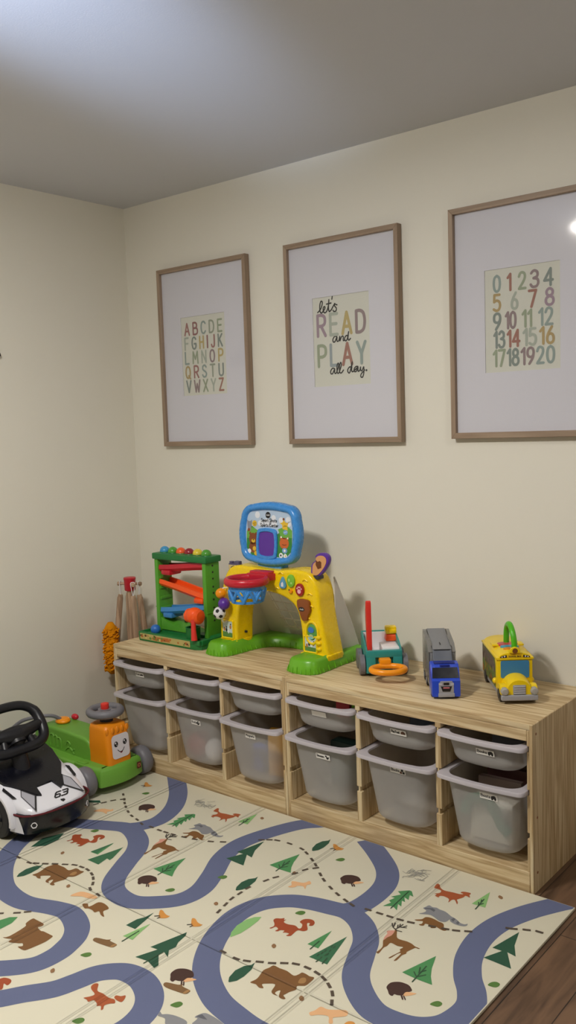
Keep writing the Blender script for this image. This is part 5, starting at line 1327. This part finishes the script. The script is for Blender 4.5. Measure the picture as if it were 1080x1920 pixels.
# school bus
t = thing('toy_school_bus', 'yellow toy school bus with green carry handle and grey bumper', 'toy bus', (1.988, -.168, TOP), math.radians(38))
bus_y = plastic('bus_yellow', '#efcd12', .3)
mb = MB()
def roof(hw, z0, zc, n=12): return [(hw, .030)]+[(hw, z0-.012), (hw-.004, z0)]+[(hw*math.cos(PI*k/n)*.92, z0+(zc-z0)*math.sin(PI*k/n)) for k in range(1, n)]+[(-hw+.004, z0), (-hw, z0-.012), (-hw, .030)]
mb.prism(roof(.056, .132, .150), -.086, .158, 'y', .004)
mb.box(-.060, .060, -.090, .158, .126, .134, .003)          # gutter
mb.box(-.0575, .0575, -.082, -.066, .03, .13, .003)         # door pillar
# bonnet and mudguards
pr_ = [tuple(p) for p in cr([(-.040, .028), (-.040, .050), (-.030, .068), (-.012, .078), (.012, .078), (.030, .068), (.040, .050), (.040, .028)], 3)]
mb.loft([[(x*.92, -.148, z*.94+.001) for x, z in pr_], [(x, -.138, z) for x, z in pr_], [(x*1.05, -.084, z*1.06) for x, z in pr_]])
for s in (-1, 1):
    fe = [tuple(p) for p in cr([(-.148, .030), (-.146, .044), (-.134, .056), (-.114, .058), (-.096, .052), (-.086, .036), (-.086, .03)], 3)]
    mb.prism(fe, min(s*.034, s*.058), max(s*.034, s*.058), 'x', .006, 2)
mb.prism([tuple(p) for p in cr([(-.017, .148), (-.015, .160), (0, .168), (.015, .160), (.017, .148)], 3)], -.092, -.084, 'y', .002)
mb.box(-.052, .052, .010, .050, .146, .152, .002)
mb.ball((-.057, -.06, .052), .010, 10); mb.ball((.057, -.06, .052), .010, 10)
mb.build('bus_body', bus_y, t, 45)
mb = MB(); mb.box(-.0575, .0575, -.156, -.140, .012, .030, .005, 3); mb.box(-.055, .055, -.14, .156, .014, .030, .003); mb.build('bumper', lgrey_p, t)
mb = MB(); mb.box(-.020, .020, -.1512, -.144, .030, .061, .003)
mb.build('grille', lgrey_p, t); mb = MB()
for k in range(4): mb.box(-.0175, .0175, -.1530, -.150, .0335+.0068*k, .0375+.0068*k, .001)
mb.build('grille_bar', plastic('pale_silver', '#b4b4ba', .35), t)
for s in (-1, 1):
    mb = MB(); mb.tube([(s*.046, -.140, .041), (s*.046, -.152, .041), (s*.046, -.157, .041), (s*.046, -.158, .041)], [.0125, .0125, .009, .003], 20); mb.build('headlamp', plastic('lamp_dull_silver', '#a3a09a', .4), t)
mb = MB(); mb.prism([tuple(p) for p in rrect(.045, .028, .005, 3)], -.0885, -.084, 'y'); 
for v in mb.v: v.z += .095
mb.build('windscreen', plastic('windscreen_blue', '#3f7fae', .35), t)
mb = MB(); f = lambda n: (lambda u, v: (u, -.0905-.0002*n, v))
for s in (-1, 1): mb.flat([(s*.026, .1335), (s*.049, .1335), (s*.044, .139), (s*.026, .1425)], f(0), 0); mb.disc((s*.033, .1378), .0026, f(1), 1); mb.disc((s*.041, .1362), .002, f(1), 1)
mb.flat([(-.024, .1335), (.024, .1335), (.024, .1415), (-.024, .1415)], f(0), 3); word(mb, 'SCHOOL BUS', -.0195, .1355, .0042, .0009, f(1), 0, width=.039)
mb.disc((0, .1555), .0085, lambda u, v: (u, -.0926, v), 2)
mb.build('roof_sign', [plastic('sign_dark', '#2e1a12', .5), white_p, pr('sign_brown', '#70431f'), pr('sign_yellow', '#dcb51c')], t)
mb = MB(); P = cr([(.004, -.062, .142), (.004, -.062, .175), (.002, -.050, .205), (0, -.022, .224), (0, .010, .218), (0, .030, .195), (0, .038, .148)], 6); mb.tube(P, .0095, 14); mb.build('carry_handle', plastic('handle_green', '#4fb312', .35), t)
for c, cy, rx, ry, m_ in ((0, .020, .034, .024, ('roof_button_red', '#c8404c')), (0, -.012, .030, .012, ('roof_button_blue', '#4a9ac0')), (0, -.040, .026, .012, ('roof_button_orange', '#e08c2a'))):
    mb = MB(); mb.prism([(c+rx*math.cos(2*PI*k/28), cy+ry*math.sin(2*PI*k/28)) for k in range(28)], .146, .1535, 'z', .002); mb.build('roof_button', plastic(*m_, .3), t, label={'roof_button_red': 'red round button', 'roof_button_blue': 'blue button', 'roof_button_orange': 'orange button'}[m_[0]])
for s in (-1, 1):
    mb = MB(); fx = lambda u, v: (s*.0572, u, v); gx = lambda n: (lambda u, v: (s*(.0575+.0002*n), u, v))
    mb.prism([(-.060, .030), (.153, .030), (.153, .122), (-.048, .122), (-.060, .105)], min(s*.055, s*.0572), max(s*.055, s*.0572), 'x')
    mb.flat([(-.055, .078), (.150, .078), (.150, .119), (-.046, .119), (-.055, .104)], gx(0), 1)
    random.seed(4)
    for k in range(44):
        cy, cz = random.uniform(-.05, .145), random.uniform(.036, .115); mb.disc((cy, cz), random.uniform(.003, .008), gx(1+k*.02), random.choice((2, 3, 4, 5, 5) if cz < .078 else (2, 6, 6, 5)), 1.5, 12)
    mb.build('side_panel_print', [pr('bus_side_green', '#6d7a3c'), pr('bus_side_window', '#6a5c52'), pr('bus_side_brown', '#553a26'), pr('bus_side_orange', '#b4632c'), pr('bus_side_gold', '#b59a34'), pr('bus_side_olive', '#7d8a4a'), pr('bus_side_tan', '#8f7a6a')], t)
    for y in (-.112, .106): wheel('wheel', t, s*.050, y, .0245, .0245, .016, black_p, dark_p, 24)

# ------------------------------------------------------------------ ride-on mower
t = thing('ride_on_mower', 'green toy ride-on mower with orange smiling column and grey steering wheel', 'ride-on toy', (.33, -.64, GZ))
Z = GZ
mb = WB(t)
prof = [(.095, .055), (.072, .12), (.085, .175), (.13, .204), (.235, .208), (.34, .204), (.44, .190), (.46, .10), (.46, .055)]
mb.prism([(x, z+Z-.009) for x, z in [tuple(p) for p in cr(prof, 3)]], -.702, -.578, 'y', .012, 3)
lo_ = [(.075, .045), (.060, .085), (.072, .112), (.10, .122), (.25, .118), (.45, .108), (.45, .045)]
mb.prism([(x, z+Z-.009) for x, z in [tuple(p) for p in cr(lo_, 3)]], -.752, -.528, 'y', .013, 3)
# deck
dk = [(.405, -.748), (.54, -.748), (.566, -.738), (.582, -.68), (.586, -.64), (.582, -.60), (.566, -.545), (.54, -.533), (.405, -.533)]
dkp = [tuple(p) for p in cr(dk, 2, True)]
rings = []
for d, z in ((.006, .032), (.0, .036), (.0, .060), (.004, .094), (.012, .104), (.022, .107)): rings.append([(x, y, Z+z) for x, y in ins(dkp, d)])
mb.loft(rings)
# side ledge
mb.box(.405, .475, -.752, -.715, Z+.094, Z+.108, .006); mb.box(.415, .465, -.745, -.722, Z+.106, Z+.112, .004)
# moulded side curls
for cur in ([(.19, .105), (.19, .150), (.205, .158), (.215, .148), (.215, .108)], [(.215, .148), (.228, .156), (.238, .145), (.238, .108)], [(.238, .145), (.252, .150), (.262, .138), (.262, .108)], [(.295, .130), (.305, .146), (.322, .138), (.318, .122), (.335, .112), (.348, .122)], [(.29, .108), (.31, .122), (.33, .118), (.345, .100)]):
    mb.tube([(a.x, -.7025, a.y+Z+.012) for a in cr(cur, 4)], .0032, 8)
mb.build('mower_body', green_p if False else plastic('mower_green', '#689f38', .4), t, 45)
mb = WB(t)
cb = rrect(.066, .060, .018, 5); ccx, ccy = .497, -.642
def cring(hx, hy, cx, z, r=.018): return [(cx+p[0], ccy+p[1], Z+z) for p in rrect(hx, hy, r, 5)]
mb.loft([cring(.066, .060, .497, .100), cring(.064, .059, .496, .16), cring(.057, .056, .492, .240), cring(.052, .052, .490, .255), cring(.040, .042, .488, .262)])
for k in range(5): mb.ball((.549-.004*(k == 0), -.690+.024*k, Z+.236), .011, 10, sc=(.5, .8, 1.3))
mb.build('column', plastic('column_orange', '#e38708', .42), t, 50)
# face plate on the front of the column (+x)
mb = WB(t)
sl = lambda z: .5645-(z-.10)*.075
fx = lambda n: (lambda u, v: (sl(v)+.0012+n*.0003, u, Z+v))
mb.flat([(ccy+.004+a, .173+b) for a, b in rrect(.043, .047, .016, 5)], fx(0), 0)
for ey in (-.022, .022):
    mb.disc((ccy+.004+ey, .184), .0098, fx(1), 1, 1.15); mb.disc((ccy+.002+ey, .1885), .0036, fx(2), 0); mb.disc((ccy+.007+ey, .180), .0018, fx(2), 0)
mo = [tuple(p) for p in cr([(-.016, .160), (-.008, .152), (0, .150), (.010, .154), (.017, .163)], 4)]; mb.ribbon([(ccy+.004+a, b) for a, b in mo], .0028, fx(1), 1)
mb.flat([(ccy+.004+a, b) for a, b in ((-.008, .152), (0, .150), (.010, .154), (.006, .146), (-.002, .144))], fx(1), 2)
mb.build('face_plate', [pr('face_white', '#d9d4da'), ink, pr('mouth', '#7a2030')], t)
mb = WB(t); mb.flat([(-.566+a, .076+b) for a, b in rrect(.0105, .0135, .001, 2)], lambda u, v: (.5838-abs(u+.64)*.13*0-.010+.0, u, Z+v), 0)
for v in mb.v: v.x = .5795-t.location.x
mb.disc((-.566, .076), .008, lambda u, v: (.5800, u, Z+v), 1); mb.disc((-.566, .076), .0035, lambda u, v: (.5803, u, Z+v), 0)
mb.build('maker_badge', [pr('badge_maroon', '#5a2a20'), pr('badge_tan', '#b06a4a')], t)
mb = WB(t); mb.cyl((.487, -.642, Z+.255), (.482, -.642, Z+.285), .026); mb.build('steering_post', dark_p, t)
stw = WB(t); sc0 = Vector((.480, -.642, Z+.300))
rings = []
for a in [2*PI*k/48 for k in range(48)]:
    rings.append([sc0+Vector(((.060+.016*math.cos(q))*math.cos(a), (.060+.016*math.cos(q))*math.sin(a), .0165*math.sin(q))) for q in [2*PI*j/14 for j in range(14)]])
rings.append(rings[0]); stw.loft(rings, False, False)
for a in (.5, 2.6, 4.7): stw.box(0, 0, 0, 0, 0, 0) if False else stw.tube([sc0+Vector((.015*math.cos(a), .015*math.sin(a), 0)), sc0+Vector((.055*math.cos(a), .055*math.sin(a), 0))], .011, 10)
stw.cyl(sc0+Vector((0, 0, -.012)), sc0+Vector((0, 0, .010)), .028)
sw = stw.build('steering_wheel', grey_p, t, 50)
mb = WB(t); mb.cyl(sc0+Vector((0, 0, .008)), sc0+Vector((0, 0, .032)), .0165, n=24, bev=.003); mb.build('horn_button', tomato_p, sw)
for x, y, r_, w_ in ((.505, -.778, .058, .054), (.505, -.492, .058, .054), (.15, -.765, .05, .045), (.15, -.515, .05, .045)):
    mb = WB(t); mb.tube([(x, y-w_/2, Z+r_), (x, y-w_/2+.006, Z+r_), (x, y-w_/2+.014, Z+r_), (x, y+w_/2-.014, Z+r_), (x, y+w_/2-.006, Z+r_), (x, y+w_/2, Z+r_)], [r_*.78, r_*.93, r_, r_, r_*.93, r_*.78], 30)
    for s in (-1, 1): mb.tube([(x, y+s*w_/2, Z+r_), (x, y+s*(w_/2+.003), Z+r_)], [r_*.5, r_*.45], 24)
    mb.build('wheel', grey_p, t)
mb = WB(t); mb.ball((.195, -.64, Z+.207), .030, 14, sc=(1.1, 1, .45)); mb.torus((.195, -.64, Z+.212), .022, .006, 'z', 24, 8); mb.build('cap', orange_p, t)
mb = WB(t); mb.ball((.205, -.585, Z+.210), .016, 10, sc=(1.2, .8, .8)); mb.build('pull_knob', red_p, t)
mb = WB(t); mb.tube(cr([(.195, -.65, Z+.215), (.18, -.68, Z+.235), (.15, -.72, Z+.238), (.10, -.77, Z+.225), (.06, -.80, Z+.19)], 6), .0075, 10); mb.build('handle_tube', grey_p, t)

# ------------------------------------------------------------------ push car
CY = -1.025
t = thing('ride_on_sports_car', 'white and black ride-on sports car numbered 63 with black steering wheel', 'ride-on toy', (.36, CY, GZ))
carw = plastic('gloss_white_paint', '#dfdfe6', .2); carb = plastic('gloss_black_plastic', '#0e0f18', .25); carm = plastic('satin_black_plastic', '#15161c', .38)
mb = WB(t)
def nz(x): return .115+.40*(.70-x)
#    x, half width, bottom, shoulder z, top z
secs = [(-.0+.04, .120, .075, .21, .23), (.12, .138, .062, .215, .235), (.30, .142, .055, .205, .225), (.42, .140, .055, .195, .215), (.50, .136, .058, .180, nz(.50)), (.56, .132, .060, .160, nz(.56)), (.62, .126, .062, .136, nz(.62)), (.66, .118, .066, .118, nz(.66)), (.685, .105, .072, .108, nz(.685)), (.698, .080, .078, .106, nz(.698)), (.703, .045, .084, .106, .1145)]
rings = []
for x, w, zb, zs, zt in secs:
    R_ = [(-w*.8, zb), (w*.8, zb), (w*.96, zb+.012), (w, zb+(zs-zb)*.5), (w*.985, zs-.006), (w*.93, zs+(zt-zs)*.55), (w*.74, zt-.0005), (w*.4, zt), (0, zt), (-w*.4, zt), (-w*.74, zt-.0005), (-w*.93, zs+(zt-zs)*.55), (-w*.985, zs-.006), (-w, zb+(zs-zb)*.5), (-w*.96, zb+.012)]
    rings.append([(x, CY+y*1.10, GZ+z-.004) for y, z in R_])
mb.loft(rings)
for s in (-1, 1):      # wheel-arch flares
    for wx in (.535, .13):
        arc = [(wx+.098*math.cos(a), GZ+.074+.094*math.sin(a)) for a in [PI*k/16*1.0+.0 for k in range(-1, 17)]]
        out_ = [(x, z) for x, z in arc]; inn_ = [(wx+(x-wx)*.86, GZ+.074+(z-GZ-.074)*.86) for x, z in arc][::-1]
        y0, y1 = sorted((CY+s*.118, CY+s*.166)); mb.prism(out_+inn_, y0, y1, 'y', .005, 2)
mb.build('car_body', carw, t, 50)
mb = WB(t)
dr = lambda off: (lambda x, y: (x, y, GZ+nz(x)-.004+off))
def slab(P, m=0, h=.007):
    f0, f1 = dr(-.004), dr(h); n = len(P); mb.add([f0(*p) for p in P]+[f1(*p) for p in P], [tuple(range(n)), tuple(range(n, 2*n))[::-1]]+[(i, (i+1) % n, n+(i+1) % n, n+i) for i in range(n)], m)
mir = lambda P: [(x, 2*CY-y) for x, y in P]
half = [(.36, CY), (.36, -1.160), (.46, -1.165), (.535, -1.148), (.582, -1.112), (.632, -1.080), (.640, -1.066), (.597, -1.058), (.597, CY)]
slab(half); slab(mir(half))
mb.box(.20, .40, CY-.115, CY+.115, GZ+.18, GZ+.245, .02); mb.build('bonnet', carb, t)
hl = [(.585, -1.112), (.630, -1.084), (.689, -1.126), (.612, -1.130)]
for nm, P in (('left', hl), ('right', mir(hl))):
    mb = WB(t); slab(P, 0, .002); hh = mb.build('headlight', plastic('headlight_grey', '#a9a9b2', .25), t)
    mb = WB(t); f1 = dr(.0028); mb.m = 0
    mb.ribbon([f1(*p)[:2] for p in (P[0], P[1], P[2])], .006, f1); mb.ribbon([P[2], P[3], P[0]], .0025, f1); mb.build('headlight_surround', ink, hh)
tr_ = [(.545, -1.168), (.556, -1.180), (.605, -1.172), (.612, -1.160)]
mb = WB(t)
for P in (tr_, mir(tr_)): mb.flat([(p[0], p[1]+(.012 if p[1] < CY else -.012)) for p in P], dr(.001))
mb.build('side_intake', carb, t)
# number and shield
mb = WB(t); o_, ex, ey = Vector((.6700, -1.033)), Vector((.003, .052)), Vector((-.021, .019))
nq = lambda P: [o_+ex*u+ey*v for u, v in P]
mb.ribbon(nq([(.40, 1), (.10, 1), (.02, .80), (.0, .15), (.06, 0), (.36, 0), (.40, .14), (.40, .42), (.34, .52), (.02, .52)]), .0052, dr(.0014))
mb.ribbon(nq([(.56, 1), (.96, 1), (1.0, .85), (.99, .62), (.92, .53), (.66, .53)]), .0052, dr(.0014)); mb.ribbon(nq([(.92, .53), (.99, .42), (.98, .12), (.90, 0), (.54, 0)]), .0052, dr(.0014))
mb.flat([tuple(p) for p in (o_+Vector((.013, .013)), o_+Vector((.016, .027)), o_+Vector((.023, .028)), o_+Vector((.028, .016)), o_+Vector((.021, .011)))], dr(.0014)); mb.build('race_number', ink, t)
# dark front bumper under a red line
mb = WB(t)
bp = [tuple(p) for p in cr([(.600, CY-.151), (.668, CY-.139), (.702, CY-.092), (.715, CY-.03), (.715, CY+.03), (.702, CY+.092), (.668, CY+.139), (.600, CY+.151)], 4)]
bk = [(.58, CY+.09), (.58, CY-.09)]
rings = []
for d, z in ((.03, .030), (.012, .034), (.004, .05), (0, .075), (.001, .100), (.012, .104)): rings.append([(x-d, CY+(y-CY)*(1-d*1.2), GZ+z) for x, y in bp]+[(x, y, GZ+z) for x, y in bk])
mb.loft(rings); mb.build('front_bumper', carb, t, 50)
mb = WB(t); mb.tube([(x+.0005, y, GZ+.103) for x, y in bp], .0035, 8); mb.build('red_line', pr('dark_red_trim', '#5a1820'), t)
for s in (-1, 1):
    mb = WB(t); mb.add([(.605, CY+s*.1520, GZ+.098), (.650, CY+s*.1455, GZ+.098), (.664, CY+s*.1425, GZ+.066), (.668, CY+s*.1395, GZ+.040), (.605, CY+s*.1520, GZ+.040)], [(0, 1, 2, 3, 4)])
    mb.build('bumper_corner', carw, t)
mb = WB(t)
for s in (-1, 1):
    pc = Vector((.6915, CY+s*.113, GZ+.068)); ax = Vector((.80, s*.60, 0)); u_ = Vector((-s*.60, .80, 0)); mb.m = 0
    for k in range(6):
        a, b = 2*PI*k/6, 2*PI*(k+1)/6; mb.tube([pc+u_*.010*math.cos(a)+Vector((0, 0, .010*math.sin(a))), pc+u_*.010*math.cos(b)+Vector((0, 0, .010*math.sin(b)))], .0016, 6)
mb.build('fog_light', white_p, t)
for x, s in ((.535, -1), (.535, 1), (.13, -1), (.13, 1)):
    y = CY+s*.140; r_, w_ = .077, .052; c = GZ+r_
    mb = WB(t); mb.tube([(x, y-w_/2, c), (x, y-w_/2+.004, c), (x, y-w_/2+.010, c), (x, y+w_/2-.010, c), (x, y+w_/2-.004, c), (x, y+w_/2, c)], [r_*.74, r_*.94, r_, r_, r_*.94, r_*.74], 36); wo = mb.build('wheel', rubber, t)
    mb = WB(t); mb.tube([(x, y-w_/2-.001, c), (x, y+w_/2+.001, c)], r_*.62, 28)
    for k in range(6):
        a = 2*PI*k/6
        for q in (-1, 1): mb.tube([(x+r_*.12*math.cos(a), y+q*(w_/2+.002), c+r_*.12*math.sin(a)), (x+r_*.58*math.cos(a), y+q*(w_/2+.002), c+r_*.58*math.sin(a))], .0055, 8)
    mb.build('wheel_rim', carm, wo)
# column, dash and steering wheel
mb = WB(t); mb.tube([(.485, CY-.010, GZ+.15), (.475, CY-.010, GZ+.22), (.455, CY-.010, GZ+.29)], [.040, .030, .028], 20); mb.box(.33, .46, CY-.05, CY+.05, GZ+.16, GZ+.19, .01); mb.build('steering_column', carm, t)
mb = WB(t)
ang = math.radians(38); ctr = Vector((.440, CY-.014, GZ+.322)); eu = Vector((0, 1, 0)); ev = Vector((-math.sin(ang)*1.0, 0, math.cos(ang))); en = eu.cross(ev)
Q = [tuple(p) for p in cr([(-.125, .0), (-.118, .055), (-.075, .088), (0, .096), (.075, .088), (.118, .055), (.125, 0), (.112, -.05), (.07, -.072), (0, -.074), (-.07, -.072), (-.112, -.05)], 5, True)]
mb.tube([ctr+eu*a+ev*b for a, b in Q], [.0195 if b < .06 else .0175 for a, b in Q], 12, True)
def bar(P, r): mb.tube([ctr+eu*a+ev*b+en*c for a, b, c in P], r, 12)
bar([(-.115, .0, 0), (-.06, -.012, .004), (0, -.018, .008), (.06, -.012, .004), (.115, 0, 0)], [.019, .024, .034, .024, .019])
bar([(-.05, -.02, .004), (-.06, -.068, 0)], .014); bar([(.05, -.02, .004), (.06, -.068, 0)], .014)
bar([(0, -.05, .0), (0, 0, .0)], .034)
sw = mb.build('steering_wheel', carm, t, 50)
mb = WB(t); mb.box(.13, .36, CY-.10, CY+.10, GZ+.21, GZ+.25, .02); mb.box(.055, .13, CY-.10, CY+.10, GZ+.21, GZ+.34, .02); mb.build('seat', carm, t)

# ------------------------------------------------------------------ lamps
warm = emit_mat('lamp_diffuser', '#fff6ea', 3)
def downlight(x, y, power, label, col=(1, .965, .905)):
    t = thing('ceiling_light', label, 'ceiling light', (x, y, RZ), 0, 'flush ceiling lights')
    mb = WB(t); mb.torus((x, y, RZ-.004), .20, .012, 'z', 40, 10, flat=.5); mb.build('trim_ring', white_p, t)
    mb = WB(t); mb.cyl((x, y, RZ-.005), (x, y, RZ-.0005), .192); mb.build('diffuser', warm, t)
    l = D.lights.new('downlight_glow', 'AREA'); l.shape = 'DISK'; l.size = .36; l.energy = power; l.color = col
    o = D.objects.new('downlight_glow', l); COL.objects.link(o); o.location = (0, 0, -.010); o.parent = t
    l = D.lights.new('lamp_side_glow', 'POINT'); l.shadow_soft_size = .04; l.energy = power*P_SIDE; l.color = col
    o = D.objects.new('lamp_side_glow', l); COL.objects.link(o); o.location = (0, 0, -.06); o.parent = t
    return o
downlight(1.50, -2.12, P_MAIN, 'round flush ceiling light nearest the picture wall')
downlight(3.4, -1.3, P_FILL, 'unseen added fill light, round and flush on the ceiling above the right of the room')  # unseen fill lamp, added to bring light onto the shelf's right end
l = D.lights.new('daylight_spill', 'SPOT'); l.energy = P_DAY; l.color = (.55, .70, 1); l.spot_size = math.radians(25); l.spot_blend = 1; l.shadow_soft_size = .12
o = D.objects.new('daylight_spill', l); COL.objects.link(o); o.location = (1.95, -3.3, 1.75)
o.rotation_euler = (Vector((1.50, -1.66, 2.44))-o.location).to_track_quat('-Z', 'Y').to_euler()

# ------------------------------------------------------------------ camera and output
cam = D.cameras.new('camera'); co = D.objects.new('camera', cam); COL.objects.link(co)
cx_, cy_, cz_, yaw, pitch, roll, foc = CAM
fw = Vector((-math.sin(yaw)*math.cos(pitch), math.cos(yaw)*math.cos(pitch), math.sin(pitch))); r0 = fw.cross(Vector((0, 0, 1))).normalized(); u0 = r0.cross(fw)
rr = r0*math.cos(roll)+u0*math.sin(roll); uu = -r0*math.sin(roll)+u0*math.cos(roll)
co.matrix_world = Matrix(((rr.x, uu.x, -fw.x, cx_), (rr.y, uu.y, -fw.y, cy_), (rr.z, uu.z, -fw.z, cz_), (0, 0, 0, 1)))
cam.sensor_fit = 'VERTICAL'; cam.sensor_height = 36; cam.lens = foc/1920*36; cam.clip_start = .02
SC.camera = co
w = D.worlds.new('world'); SC.world = w; w.use_nodes = True; w.node_tree.nodes['Background'].inputs[0].default_value = (.05, .055, .06, 1)
SC.view_settings.view_transform = 'Standard'; SC.view_settings.look = 'None'; SC.view_settings.gamma = 1; SC.view_settings.use_curve_mapping = False
SC.view_settings.exposure = EXPOSURE
SC.cycles.use_denoising = True; SC.cycles.max_bounces = 10; SC.cycles.diffuse_bounces = 6; SC.cycles.transparent_max_bounces = 12
